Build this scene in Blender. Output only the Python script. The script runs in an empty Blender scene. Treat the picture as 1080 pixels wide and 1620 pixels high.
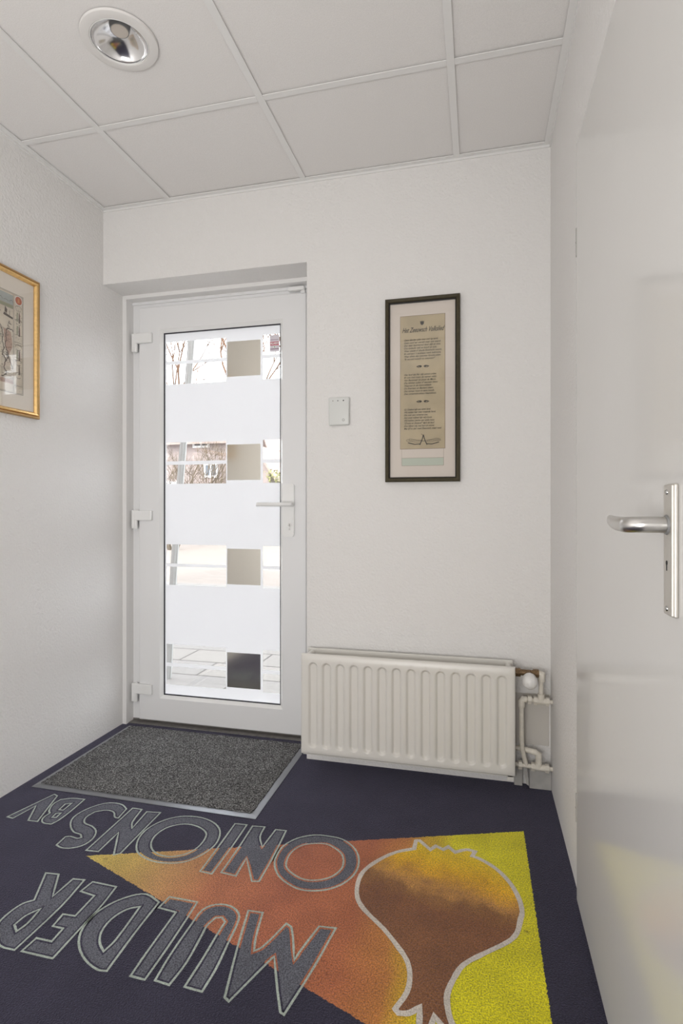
import bpy, bmesh, math, random
from mathutils import Vector, Matrix
from mathutils.geometry import tessellate_polygon
PI = math.pi
rng = random.Random(7)
sc = bpy.context.scene
C = sc.collection

# ------------------------------------------------------------ camera, world, sun, lights
cam_d = bpy.data.cameras.new('camera')
cam_d.sensor_fit = 'HORIZONTAL'; cam_d.sensor_width = 24.0; cam_d.lens = 24.0 * 876 / 1080
cam_d.shift_y = -7 / 1080; cam_d.clip_start = 0.02; cam_d.clip_end = 300
cam = bpy.data.objects.new('camera', cam_d); C.objects.link(cam)
cam.location = (0, 0, 1.05); cam.rotation_euler = (PI / 2, 0, math.radians(13.92))
sc.camera = cam

w = bpy.data.worlds.new('world'); sc.world = w; w.use_nodes = True
bgn = w.node_tree.nodes['Background']
bgn.inputs[0].default_value = (0.90, 0.94, 1.0, 1); bgn.inputs[1].default_value = 5.2

def light(name, kind, energy, loc, rot, color=(1, 1, 1), **kw):
    d = bpy.data.lights.new(name, kind); d.energy = energy; d.color = color
    for k, v in kw.items(): setattr(d, k, v)
    o = bpy.data.objects.new(name, d); C.objects.link(o); o.location = loc; o.rotation_euler = rot
    return o
light('sun', 'SUN', 3.2, (0, -5, 8), (math.radians(48), 0, math.radians(-12)), (1.0, 0.93, 0.84), angle=0.01)
# added area light filling the room from behind, stands in for unseen daylight
light('added_room_fill', 'AREA', 38.0, (-0.55, -1.06, 0.86), (PI / 2 + math.radians(22), 0, math.radians(38)), (1.0, 0.985, 0.965),
      shape='RECTANGLE', size=1.30, size_y=0.85)

sc.view_settings.view_transform = 'Standard'
sc.view_settings.look = 'None'
sc.view_settings.gamma = 1
sc.view_settings.use_curve_mapping = False
sc.view_settings.exposure = 0.15

# ------------------------------------------------------------ traced carpet artwork (metres on the floor)
LETTERS = [
  [[(-1.552,1.551),(-1.507,1.714),(-1.488,1.707),(-1.449,1.6),(-1.431,1.552),(-1.466,1.55),(-1.512,1.633),(-1.527,1.548)]],
  [[(-1.375,1.71),(-1.424,1.706),(-1.457,1.688),(-1.461,1.657),(-1.443,1.617),(-1.429,1.605),(-1.43,1.579),(-1.419,1.558),(-1.401,1.549),(-1.375,1.55),(-1.368,1.577),(-1.368,1.631)],[(-1.414,1.63),(-1.42,1.667),(-1.401,1.677),(-1.398,1.631)],[(-1.402,1.584),(-1.407,1.609),(-1.392,1.614),(-1.388,1.587)]],
  [[(-1.19,1.691),(-1.221,1.711),(-1.26,1.714),(-1.295,1.698),(-1.325,1.652),(-1.332,1.603),(-1.311,1.563),(-1.271,1.53),(-1.241,1.524),(-1.226,1.51),(-1.236,1.503),(-1.264,1.507),(-1.278,1.501),(-1.274,1.458),(-1.246,1.45),(-1.212,1.459),(-1.19,1.483),(-1.188,1.519),(-1.205,1.552),(-1.236,1.572),(-1.273,1.583),(-1.291,1.613),(-1.284,1.649),(-1.252,1.668),(-1.219,1.662),(-1.197,1.637),(-1.182,1.635)]],
  [[(-1.166,1.457),(-1.172,1.701),(-1.136,1.701),(-1.121,1.625),(-1.1,1.592),(-1.111,1.692),(-1.062,1.699),(-1.055,1.47),(-1.07,1.458),(-1.129,1.563),(-1.126,1.461)]],
  [[(-1.01,1.489),(-1.034,1.521),(-1.048,1.558),(-1.05,1.602),(-1.031,1.651),(-0.997,1.686),(-0.956,1.702),(-0.906,1.704),(-0.856,1.687),(-0.822,1.659),(-0.804,1.625),(-0.796,1.584),(-0.802,1.547),(-0.817,1.513),(-0.841,1.483),(-0.875,1.466),(-0.924,1.459),(-0.971,1.468)],[(-0.952,1.497),(-0.979,1.516),(-0.997,1.544),(-1.004,1.579),(-0.994,1.62),(-0.969,1.646),(-0.936,1.659),(-0.897,1.654),(-0.864,1.638),(-0.847,1.618),(-0.84,1.579),(-0.845,1.542),(-0.862,1.514),(-0.892,1.494),(-0.922,1.49)]],
  [[(-0.785,1.699),(-0.744,1.702),(-0.741,1.578),(-0.742,1.45),(-0.78,1.452),(-0.782,1.59)]],
  [[(-0.723,1.7),(-0.682,1.705),(-0.677,1.652),(-0.649,1.602),(-0.642,1.699),(-0.607,1.702),(-0.599,1.556),(-0.598,1.453),(-0.618,1.448),(-0.675,1.541),(-0.671,1.458),(-0.719,1.462),(-0.719,1.581)]],
  [[(-0.578,1.523),(-0.59,1.559),(-0.59,1.613),(-0.576,1.648),(-0.551,1.678),(-0.508,1.702),(-0.461,1.706),(-0.42,1.701),(-0.378,1.672),(-0.352,1.631),(-0.342,1.582),(-0.348,1.538),(-0.369,1.498),(-0.397,1.471),(-0.434,1.454),(-0.475,1.449),(-0.515,1.462),(-0.552,1.487)],[(-0.542,1.526),(-0.554,1.561),(-0.552,1.605),(-0.53,1.642),(-0.5,1.658),(-0.462,1.664),(-0.428,1.649),(-0.401,1.625),(-0.388,1.589),(-0.388,1.558),(-0.404,1.524),(-0.429,1.503),(-0.465,1.491),(-0.499,1.497)]],
  [[(-1.206,1.339),(-1.166,1.343),(-1.115,1.262),(-1.112,1.336),(-1.078,1.34),(-1.066,1.236),(-1.068,1.088),(-1.111,1.09),(-1.15,1.114),(-1.176,1.148),(-1.18,1.185),(-1.172,1.221),(-1.153,1.239)],[(-1.112,1.216),(-1.13,1.187),(-1.133,1.154),(-1.11,1.137),(-1.105,1.166)]],
  [[(-1.05,1.339),(-0.973,1.337),(-0.965,1.267),(-0.964,1.19),(-0.962,1.089),(-1.049,1.089),(-1.046,1.131),(-1.002,1.131),(-1.005,1.173),(-1.036,1.173),(-1.041,1.214),(-1.006,1.216),(-1.008,1.292),(-1.056,1.298)]],
  [[(-0.875,1.331),(-0.825,1.312),(-0.823,1.2),(-0.817,1.089),(-0.84,1.087),(-0.886,1.104),(-0.928,1.135),(-0.954,1.173),(-0.963,1.223),(-0.947,1.274),(-0.912,1.315)],[(-0.864,1.286),(-0.892,1.268),(-0.909,1.228),(-0.905,1.185),(-0.886,1.155),(-0.86,1.135),(-0.855,1.172)]],
  [[(-0.809,1.337),(-0.726,1.337),(-0.723,1.279),(-0.72,1.178),(-0.72,1.089),(-0.757,1.09),(-0.76,1.16),(-0.762,1.29),(-0.814,1.294)]],
  [[(-0.697,1.093),(-0.702,1.159),(-0.702,1.261),(-0.699,1.315),(-0.675,1.34),(-0.636,1.345),(-0.602,1.325),(-0.591,1.294),(-0.586,1.231),(-0.58,1.152),(-0.582,1.092),(-0.625,1.094),(-0.623,1.178),(-0.624,1.246),(-0.623,1.29),(-0.638,1.302),(-0.653,1.297),(-0.662,1.267),(-0.66,1.242),(-0.654,1.152),(-0.66,1.09)]],
  [[(-0.582,1.341),(-0.543,1.343),(-0.528,1.261),(-0.516,1.222),(-0.501,1.238),(-0.471,1.322),(-0.453,1.311),(-0.415,1.219),(-0.41,1.248),(-0.388,1.333),(-0.346,1.337),(-0.365,1.212),(-0.391,1.083),(-0.401,1.088),(-0.464,1.218),(-0.472,1.2),(-0.515,1.084),(-0.528,1.091),(-0.559,1.224)]]]
ONION = [(-0.192,1.75),(-0.181,1.753),(-0.144,1.714),(-0.129,1.737),(-0.106,1.724),(-0.091,1.742),(-0.07,1.719),(-0.036,1.741),(-0.011,1.738),(-0.019,1.713),(0.002,1.705),(0.048,1.67),(0.085,1.615),(0.105,1.554),(0.109,1.506),(0.103,1.479),(0.091,1.429),(0.069,1.396),(0.014,1.347),(-0.034,1.301),(-0.055,1.255),(-0.066,1.214),(-0.063,1.179),(-0.052,1.145),(-0.037,1.127),(-0.062,1.126),(-0.089,1.155),(-0.098,1.108),(-0.116,1.108),(-0.12,1.169),(-0.141,1.149),(-0.162,1.144),(-0.17,1.152),(-0.151,1.198),(-0.15,1.243),(-0.162,1.282),(-0.188,1.317),(-0.23,1.364),(-0.289,1.416),(-0.317,1.456),(-0.328,1.512),(-0.323,1.565),(-0.291,1.624),(-0.245,1.676),(-0.193,1.707)]

# ------------------------------------------------------------ node helpers / materials
def new_mat(name):
    m = bpy.data.materials.new(name); m.use_nodes = True
    nt = m.node_tree; b = nt.nodes['Principled BSDF']
    return m, nt, b
def N(nt, t, **kw):
    n = nt.nodes.new(t)
    for k, v in kw.items(): setattr(n, k, v)
    return n
def setin(n, i, v):
    n.inputs[i].default_value = v
def pmat(name, col, rough=0.5, metal=0.0, spec=0.5, bump=None, var=None, coat=0.0, sheen=0.0):
    m, nt, b = new_mat(name)
    b.inputs['Base Color'].default_value = (*col, 1)
    b.inputs['Roughness'].default_value = rough
    b.inputs['Metallic'].default_value = metal
    b.inputs['Specular IOR Level'].default_value = spec
    b.inputs['Coat Weight'].default_value = coat
    b.inputs['Sheen Weight'].default_value = sheen
    L = nt.links
    geo = N(nt, 'ShaderNodeNewGeometry')
    if bump:
        scale, strength, dist = bump
        no = N(nt, 'ShaderNodeTexNoise'); setin(no, 'Scale', scale); setin(no, 'Detail', 4.0)
        L.new(geo.outputs['Position'], no.inputs['Vector'])
        bp = N(nt, 'ShaderNodeBump'); setin(bp, 'Strength', strength); setin(bp, 'Distance', dist)
        L.new(no.outputs['Fac'], bp.inputs['Height']); L.new(bp.outputs['Normal'], b.inputs['Normal'])
    if var:
        scale, amt = var
        no = N(nt, 'ShaderNodeTexNoise'); setin(no, 'Scale', scale); setin(no, 'Detail', 3.0)
        L.new(geo.outputs['Position'], no.inputs['Vector'])
        mr = N(nt, 'ShaderNodeMapRange'); setin(mr, 'From Min', 0.3); setin(mr, 'From Max', 0.7)
        setin(mr, 'To Min', 1 - amt); setin(mr, 'To Max', 1 + amt)
        L.new(no.outputs['Fac'], mr.inputs['Value'])
        mx = N(nt, 'ShaderNodeVectorMath', operation='SCALE')
        mx.inputs[0].default_value = col
        L.new(mr.outputs['Result'], mx.inputs['Scale']); L.new(mx.outputs['Vector'], b.inputs['Base Color'])
    return m

M = {}
M['wall'] = pmat('wall_plaster', (0.815, 0.80, 0.785), 0.75, bump=(120, 0.9, 0.004), spec=0.3)
M['lintel'] = M['wall']
M['soffit'] = pmat('smooth_white_paint', (0.84, 0.83, 0.82), 0.5)
M['tile'] = pmat('ceiling_tile', (0.82, 0.80, 0.785), 0.9, bump=(260, 0.4, 0.001), var=(330, 0.04), spec=0.2)
M['tee'] = pmat('white_metal_grid', (0.82, 0.812, 0.80), 0.45)
M['upvc'] = pmat('white_upvc', (0.83, 0.83, 0.835), 0.32)
M['hinge'] = pmat('white_hinge', (0.86, 0.86, 0.85), 0.3)
M['gasket'] = pmat('black_gasket', (0.02, 0.02, 0.03), 0.5)
M['threshold'] = pmat('grey_threshold', (0.16, 0.15, 0.14), 0.5, var=(40, 0.2))
M['door_paint'] = pmat('satin_door_paint', (0.74, 0.73, 0.71), 0.13, bump=(3.5, 0.10, 0.003), spec=0.21)
M['alu'] = pmat('satin_aluminium', (0.62, 0.61, 0.59), 0.28, metal=1.0)
M['plate'] = pmat('champagne_aluminium', (0.60, 0.575, 0.53), 0.45, metal=0.7)
M['dark'] = pmat('dark_hole', (0.015, 0.015, 0.015), 0.6)
M['chrome'] = pmat('bright_reflector', (0.85, 0.85, 0.86), 0.16, metal=1.0)
M['steel'] = pmat('steel_screw', (0.45, 0.45, 0.44), 0.25, metal=1.0)
M['lamp_ring'] = pmat('white_lamp_ring', (0.78, 0.76, 0.74), 0.4)
M['led'] = pmat('frosted_diffuser', (0.62, 0.56, 0.50), 0.5)
M['radiator'] = pmat('cream_radiator_enamel', (0.745, 0.725, 0.68), 0.30)
M['pipe'] = pmat('cream_painted_pipe', (0.74, 0.70, 0.62), 0.4, bump=(90, 0.3, 0.001), var=(60, 0.08))
M['brass'] = pmat('tarnished_brass', (0.20, 0.13, 0.07), 0.5, metal=0.6, var=(200, 0.4))
M['knob'] = pmat('white_plastic', (0.82, 0.81, 0.79), 0.35)
M['skirt_grey'] = pmat('grey_painted_board', (0.42, 0.41, 0.39), 0.6, var=(30, 0.1))
M['sensor'] = pmat('sensor_plastic', (0.70, 0.71, 0.69), 0.4)
M['grey_dot'] = pmat('grey_dot', (0.22, 0.22, 0.22), 0.5)
M['olive_frame'] = pmat('olive_brown_frame', (0.060, 0.050, 0.028), 0.6, spec=0.25, var=(60, 0.15))
M['black_frame'] = pmat('black_frame_edge', (0.012, 0.010, 0.008), 0.4)
M['mat_board'] = pmat('mount_board', (0.75, 0.675, 0.62), 0.85)
M['mat_line'] = pmat('brown_line', (0.28, 0.21, 0.15), 0.8)
M['pale_green'] = pmat('pale_green_strip', (0.56, 0.61, 0.53), 0.8)
M['parchment'] = pmat('aged_parchment', (0.52, 0.43, 0.29), 0.85, var=(14, 0.10))
M['ink'] = pmat('brown_black_ink', (0.035, 0.030, 0.022), 0.8)
M['gold'] = pmat('gold_leaf', (0.78, 0.52, 0.22), 0.30, metal=0.8, var=(80, 0.10))
M['gold_dark'] = pmat('antique_gold', (0.46, 0.29, 0.13), 0.35, metal=0.8)
M['map_board'] = pmat('map_mount', (0.86, 0.79, 0.71), 0.85)
M['map_paper'] = pmat('map_paper', (0.74, 0.66, 0.55), 0.85, var=(25, 0.10))
M['map_ink'] = pmat('map_ink', (0.14, 0.11, 0.09), 0.8)
M['map_green'] = pmat('map_wash_green', (0.36, 0.36, 0.25), 0.8)
M['map_pink'] = pmat('map_wash_pink', (0.55, 0.38, 0.30), 0.8)
M['map_blue'] = pmat('map_wash_blue', (0.44, 0.47, 0.45), 0.8)
M['medal'] = pmat('red_medallion', (0.55, 0.17, 0.09), 0.7)
M['medal2'] = pmat('orange_medallion', (0.70, 0.33, 0.14), 0.7)
M['white'] = pmat('white_print', (0.85, 0.85, 0.83), 0.6)
M['mat_edge'] = pmat('rubber_mat_edge', (0.055, 0.055, 0.06), 0.42)
M['mat_alu'] = pmat('mat_edge_metal', (0.30, 0.31, 0.33), 0.33, metal=0.85)
M['st_grey'] = pmat('sticker_grey', (0.74, 0.69, 0.75), 0.5)
M['st_red'] = pmat('sticker_red', (0.62, 0.20, 0.25), 0.5)
M['st_dark'] = pmat('sticker_dark', (0.30, 0.19, 0.27), 0.5)
M['st_green'] = pmat('sticker_green', (0.20, 0.40, 0.30), 0.5)
M['brick'] = None
M['roof'] = pmat('brown_roof_tiles', (0.34, 0.27, 0.24), 0.8, var=(6, 0.15))
M['house_white'] = pmat('white_window_frame', (0.8, 0.8, 0.8), 0.5)
M['house_glass'] = pmat('dark_window_pane', (0.10, 0.13, 0.17), 0.1)
M['bark'] = pmat('warm_bark', (0.13, 0.068, 0.036), 0.9, var=(3, 0.3))
M['twig'] = pmat('shrub_twigs', (0.10, 0.075, 0.045), 0.9, var=(5, 0.3))
M['hedge'] = pmat('yellow_green_leaves', (0.22, 0.22, 0.08), 0.8, var=(9, 0.3))
M['post'] = pmat('light_grey_post', (0.40, 0.41, 0.40), 0.4)
M['asphalt'] = pmat('asphalt', (0.15, 0.145, 0.15), 0.9, var=(2, 0.15))
M['blind'] = pmat('white_blind', (0.75, 0.73, 0.70), 0.8)

def brick_mat(name, c1, c2, mortar, bw, rh, msize, rot_x=False):
    m, nt, b = new_mat(name); L = nt.links
    geo = N(nt, 'ShaderNodeNewGeometry')
    sep = N(nt, 'ShaderNodeSeparateXYZ'); L.new(geo.outputs['Position'], sep.inputs[0])
    cmb = N(nt, 'ShaderNodeCombineXYZ')
    L.new(sep.outputs['X'], cmb.inputs['X']); L.new(sep.outputs['Z' if rot_x else 'Y'], cmb.inputs['Y'])
    br = N(nt, 'ShaderNodeTexBrick'); setin(br, 'Color1', (*c1, 1)); setin(br, 'Color2', (*c2, 1)); setin(br, 'Mortar', (*mortar, 1))
    setin(br, 'Scale', 1.0); setin(br, 'Mortar Size', msize); setin(br, 'Brick Width', bw); setin(br, 'Row Height', rh)
    L.new(cmb.outputs[0], br.inputs['Vector'])
    no = N(nt, 'ShaderNodeTexNoise'); setin(no, 'Scale', 45.0 if not rot_x else 3.0); setin(no, 'Detail', 4.0)
    L.new(geo.outputs['Position'], no.inputs['Vector'])
    mr = N(nt, 'ShaderNodeMapRange'); setin(mr, 'To Min', 0.75); setin(mr, 'To Max', 1.2)
    L.new(no.outputs['Fac'], mr.inputs['Value'])
    sc_ = N(nt, 'ShaderNodeVectorMath', operation='SCALE')
    L.new(br.outputs['Color'], sc_.inputs[0]); L.new(mr.outputs['Result'], sc_.inputs['Scale'])
    L.new(sc_.outputs['Vector'], b.inputs['Base Color']); b.inputs['Roughness'].default_value = 0.85
    return m
M['pavers'] = brick_mat('concrete_pavers', (0.235, 0.22, 0.20), (0.205, 0.195, 0.185), (0.08, 0.072, 0.065), 0.60, 0.30, 0.008)
M['clinker'] = brick_mat('sand_coloured_clinkers', (0.24, 0.205, 0.18), (0.20, 0.17, 0.15), (0.15, 0.13, 0.11), 0.22, 0.11, 0.006)
M['brick'] = brick_mat('pink_brick', (0.36, 0.285, 0.265), (0.31, 0.25, 0.235), (0.34, 0.30, 0.285), 0.24, 0.075, 0.012, True)

def glass_mat(name, tint=(0.985, 0.985, 0.98), refl=1.0):
    m, nt, b = new_mat(name); L = nt.links; nt.nodes.remove(b)
    out = nt.nodes['Material Output']
    tr = N(nt, 'ShaderNodeBsdfTransparent'); setin(tr, 0, (*tint, 1))
    gl = N(nt, 'ShaderNodeBsdfGlossy'); setin(gl, 'Roughness', 0.0)
    fr = N(nt, 'ShaderNodeFresnel'); geo = N(nt, 'ShaderNodeNewGeometry'); io = N(nt, 'ShaderNodeMapRange'); setin(io, 'To Min', 1.5); setin(io, 'To Max', 1 / 1.5)
    L.new(geo.outputs['Backfacing'], io.inputs['Value']); L.new(io.outputs['Result'], fr.inputs[0])
    mx = N(nt, 'ShaderNodeMixShader')
    L.new(fr.outputs[0], mx.inputs[0]); L.new(tr.outputs[0], mx.inputs[1]); L.new(gl.outputs[0], mx.inputs[2])
    L.new(mx.outputs[0], out.inputs['Surface'])
    return m
M['glass'] = glass_mat('clear_glass')
M['picture_glass'] = glass_mat('picture_glass')
# frosted film: scatters the daylight that reaches it from outside
m, nt, b = new_mat('frosted_film'); nt.nodes.remove(b)
tl = N(nt, 'ShaderNodeBsdfTranslucent'); setin(tl, 0, (0.46, 0.45, 0.455, 1))
df = N(nt, 'ShaderNodeBsdfDiffuse'); setin(df, 0, (0.80, 0.80, 0.80, 1))
mx = N(nt, 'ShaderNodeMixShader'); setin(mx, 0, 0.30)
nt.links.new(tl.outputs[0], mx.inputs[1]); nt.links.new(df.outputs[0], mx.inputs[2])
nt.links.new(mx.outputs[0], nt.nodes['Material Output'].inputs['Surface']); M['film'] = m
M['mirror_film'] = pmat('mirror_film', (0.80, 0.77, 0.70), 0.13, metal=1.0)

# carpet pile -------------------------------------------------------------
def pile_common(nt, b, colsock, sp_amt=0.5, sheen=0.38, sheen_col=(0.60, 0.58, 0.78)):
    """speckle the colour with the pile and bump it"""
    L = nt.links; geo = N(nt, 'ShaderNodeNewGeometry')
    n1 = N(nt, 'ShaderNodeTexNoise'); setin(n1, 'Scale', 270.0); setin(n1, 'Detail', 3.0); L.new(geo.outputs['Position'], n1.inputs['Vector'])
    n2 = N(nt, 'ShaderNodeTexNoise'); setin(n2, 'Scale', 9.0); setin(n2, 'Detail', 3.0); L.new(geo.outputs['Position'], n2.inputs['Vector'])
    m1 = N(nt, 'ShaderNodeMapRange'); setin(m1, 'From Min', 0.3); setin(m1, 'From Max', 0.7); setin(m1, 'To Min', 1 - sp_amt); setin(m1, 'To Max', 1 + sp_amt)
    L.new(n1.outputs['Fac'], m1.inputs['Value'])
    m2 = N(nt, 'ShaderNodeMapRange'); setin(m2, 'From Min', 0.3); setin(m2, 'From Max', 0.7); setin(m2, 'To Min', 0.86); setin(m2, 'To Max', 1.14)
    L.new(n2.outputs['Fac'], m2.inputs['Value'])
    mu = N(nt, 'ShaderNodeMath', operation='MULTIPLY'); L.new(m1.outputs['Result'], mu.inputs[0]); L.new(m2.outputs['Result'], mu.inputs[1])
    s = N(nt, 'ShaderNodeVectorMath', operation='SCALE'); L.new(mu.outputs[0], s.inputs['Scale'])
    if hasattr(colsock, 'links'): L.new(colsock, s.inputs[0])
    else: s.inputs[0].default_value = colsock
    L.new(s.outputs['Vector'], b.inputs['Base Color'])
    bp = N(nt, 'ShaderNodeBump'); setin(bp, 'Strength', 0.9); setin(bp, 'Distance', 0.004)
    L.new(n1.outputs['Fac'], bp.inputs['Height']); L.new(bp.outputs['Normal'], b.inputs['Normal'])
    b.inputs['Roughness'].default_value = 0.95; b.inputs['Specular IOR Level'].default_value = 0.1
    b.inputs['Sheen Weight'].default_value = sheen; b.inputs['Sheen Roughness'].default_value = 0.45
    b.inputs['Sheen Tint'].default_value = (*sheen_col, 1)

def ramp(nt, stops, interp='LINEAR'):
    r = N(nt, 'ShaderNodeValToRGB'); r.color_ramp.interpolation = interp
    e = r.color_ramp.elements
    e[0].position = stops[0][0]; e[0].color = (*stops[0][1], 1)
    e[1].position = stops[-1][0]; e[1].color = (*stops[-1][1], 1)
    for p, c in stops[1:-1]:
        x = e.new(p); x.color = (*c, 1)
    return r

NAVY = (0.029, 0.027, 0.044)
def background_mat():
    m, nt, b = new_mat('logo_carpet'); L = nt.links
    geo = N(nt, 'ShaderNodeNewGeometry')
    nz = N(nt, 'ShaderNodeTexNoise'); setin(nz, 'Scale', 170.0); L.new(geo.outputs['Position'], nz.inputs['Vector'])
    sb = N(nt, 'ShaderNodeVectorMath', operation='SUBTRACT'); L.new(nz.outputs['Color'], sb.inputs[0]); sb.inputs[1].default_value = (0.5, 0.5, 0.5)
    s1 = N(nt, 'ShaderNodeVectorMath', operation='SCALE'); L.new(sb.outputs['Vector'], s1.inputs[0]); setin(s1, 'Scale', 0.010)
    ad = N(nt, 'ShaderNodeVectorMath', operation='ADD'); L.new(geo.outputs['Position'], ad.inputs[0]); L.new(s1.outputs['Vector'], ad.inputs[1])
    prev = None
    for (p, q, inside) in EDGES:
        nx, ny = -(q[1] - p[1]), (q[0] - p[0]); l = math.hypot(nx, ny); nx /= l; ny /= l
        if (inside[0] - p[0]) * nx + (inside[1] - p[1]) * ny < 0: nx, ny = -nx, -ny
        d = N(nt, 'ShaderNodeVectorMath', operation='DOT_PRODUCT'); L.new(ad.outputs['Vector'], d.inputs[0]); d.inputs[1].default_value = (nx, ny, 0)
        g = N(nt, 'ShaderNodeMath', operation='GREATER_THAN'); L.new(d.outputs['Value'], g.inputs[0]); g.inputs[1].default_value = p[0] * nx + p[1] * ny
        if prev is None: prev = g.outputs[0]
        else:
            mu = N(nt, 'ShaderNodeMath', operation='MULTIPLY'); L.new(prev, mu.inputs[0]); L.new(g.outputs[0], mu.inputs[1]); prev = mu.outputs[0]
    # printed colour blend across the panel: yellow tip, salmon middle, yellow end
    nb = N(nt, 'ShaderNodeTexNoise'); setin(nb, 'Scale', 6.0); setin(nb, 'Detail', 4.0); L.new(geo.outputs['Position'], nb.inputs['Vector'])
    dd = N(nt, 'ShaderNodeVectorMath', operation='DOT_PRODUCT'); L.new(geo.outputs['Position'], dd.inputs[0]); dd.inputs[1].default_value = (1.0, 0.0, 0)
    a2 = N(nt, 'ShaderNodeMath', operation='MULTIPLY_ADD'); L.new(nb.outputs['Fac'], a2.inputs[0]); a2.inputs[1].default_value = 0.10; L.new(dd.outputs['Value'], a2.inputs[2])
    mr = N(nt, 'ShaderNodeMapRange'); setin(mr, 'From Min', -1.2); setin(mr, 'From Max', 0.1)
    L.new(a2.outputs[0], mr.inputs['Value'])
    Ye = (0.62, 0.49, 0.10); Sa = (0.45, 0.15, 0.070); Or = (0.52, 0.21, 0.05); Yb = (0.72, 0.65, 0.010)
    r = ramp(nt, [(0.08, Ye), (0.17, (0.60, 0.42, 0.10)), (0.28, (0.56, 0.31, 0.11)), (0.42, (0.48, 0.18, 0.08)), (0.55, Sa), (0.72, (0.44, 0.145, 0.055)), (0.80, Or), (0.85, (0.62, 0.40, 0.02)), (0.90, Yb), (1.0, Yb)])
    L.new(mr.outputs['Result'], r.inputs[0])
    # soiled spots
    sp = N(nt, 'ShaderNodeTexNoise'); setin(sp, 'Scale', 22.0); setin(sp, 'Detail', 2.0); L.new(geo.outputs['Position'], sp.inputs['Vector'])
    sr = ramp(nt, [(0.0, (1, 1, 1)), (0.70, (1, 1, 1)), (0.78, (0.45, 0.40, 0.35))]); L.new(sp.outputs['Fac'], sr.inputs[0])
    mm = N(nt, 'ShaderNodeVectorMath', operation='MULTIPLY'); L.new(r.outputs['Color'], mm.inputs[0]); L.new(sr.outputs['Color'], mm.inputs[1])
    mix = N(nt, 'ShaderNodeMix', data_type='RGBA')
    L.new(prev, mix.inputs[0]); mix.inputs[6].default_value = (*NAVY, 1); L.new(mm.outputs['Vector'], mix.inputs[7])
    pile_common(nt, b, mix.outputs[2])
    return m

def onion_mat():
    m, nt, b = new_mat('onion_carpet'); L = nt.links
    geo = N(nt, 'ShaderNodeNewGeometry')
    nb = N(nt, 'ShaderNodeTexNoise'); setin(nb, 'Scale', 9.0); setin(nb, 'Detail', 6.0); setin(nb, 'Roughness', 0.7); L.new(geo.outputs['Position'], nb.inputs['Vector'])
    dd = N(nt, 'ShaderNodeVectorMath', operation='DOT_PRODUCT'); L.new(geo.outputs['Position'], dd.inputs[0]); dd.inputs[1].default_value = (0.20, 1.0, 0)
    a2 = N(nt, 'ShaderNodeMath', operation='MULTIPLY_ADD'); L.new(nb.outputs['Fac'], a2.inputs[0]); a2.inputs[1].default_value = 0.16; L.new(dd.outputs['Value'], a2.inputs[2])
    mr = N(nt, 'ShaderNodeMapRange'); setin(mr, 'From Min', 1.30); setin(mr, 'From Max', 1.85)
    L.new(a2.outputs[0], mr.inputs['Value'])
    Br = (0.24, 0.105, 0.042)
    r = ramp(nt, [(0.0, Br), (0.40, (0.23, 0.096, 0.034)), (0.50, (0.28, 0.13, 0.036)), (0.56, (0.50, 0.25, 0.06)), (0.63, (0.66, 0.34, 0.03)), (0.70, (0.78, 0.44, 0.012)), (0.86, (0.80, 0.56, 0.012)), (1.0, (0.74, 0.54, 0.02))])
    L.new(mr.outputs['Result'], r.inputs[0])
    pile_common(nt, b, r.outputs['Color'], 0.45)
    return m

def flat_pile(name, col, amt=0.35, sheen=0.25):
    m, nt, b = new_mat(name); pile_common(nt, b, col, amt, sheen); return m

EDGES = [((-1.1488, 1.4351), (0.1411, 1.8858), (-0.2, 1.4)),
         ((-1.1488, 1.4351), (-0.2492, 1.1139), (-0.2, 1.4)),
         ((0.1411, 1.8858), (0.1442, 1.2028), (-0.2, 1.4))]
M['carpet_bg'] = background_mat()
M['carpet_onion'] = onion_mat()
M['carpet_letter'] = flat_pile('letter_slate', (0.125, 0.13, 0.15), 0.6)
M['carpet_line'] = flat_pile('letter_outline_green', (0.42, 0.48, 0.42), 0.25)
M['carpet_white'] = flat_pile('onion_outline_white', (0.66, 0.60, 0.53), 0.2)
# door mat pile: salt and pepper
m, nt, b = new_mat('door_mat_pile'); L = nt.links
geo = N(nt, 'ShaderNodeNewGeometry'); no = N(nt, 'ShaderNodeTexNoise'); setin(no, 'Scale', 240.0); setin(no, 'Detail', 2.0); L.new(geo.outputs['Position'], no.inputs['Vector'])
r = ramp(nt, [(0.36, (0.022, 0.022, 0.022)), (0.50, (0.085, 0.083, 0.080)), (0.66, (0.34, 0.34, 0.335))]); L.new(no.outputs['Fac'], r.inputs[0])
pile_common(nt, b, r.outputs['Color'], 0.2, 0.15, (0.8, 0.8, 0.85)); M['mat_pile'] = m

# ------------------------------------------------------------ geometry helpers
def obj(name, bm, mats, parent=None, smooth=False):
    me = bpy.data.meshes.new(name); bm.normal_update(); bm.to_mesh(me); bm.free()
    for mm_ in (mats if isinstance(mats, (list, tuple)) else [mats]): me.materials.append(mm_)
    if smooth:
        for p in me.polygons: p.use_smooth = True
        try: me.set_sharp_from_angle(angle=math.radians(40))
        except Exception: pass
    o = bpy.data.objects.new(name, me); C.objects.link(o)
    if parent is not None:
        o.parent = parent
    return o
def thing(name, label, cat, loc=(0, 0, 0), rotz=0, group=None):
    o = bpy.data.objects.new(name, None); C.objects.link(o); o.empty_display_size = 0.05
    o.location = loc; o.rotation_euler = (0, 0, rotz); o['label'] = label; o['category'] = cat
    if group: o['group'] = group
    return o
def tag(o, label=None, cat=None, group=None, kind=None):
    if label: o['label'] = label
    if cat: o['category'] = cat
    if group: o['group'] = group
    if kind: o['kind'] = kind
    return o
def struct(o, label=None, cat=None): return tag(o, label, cat, kind='structure')

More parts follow.
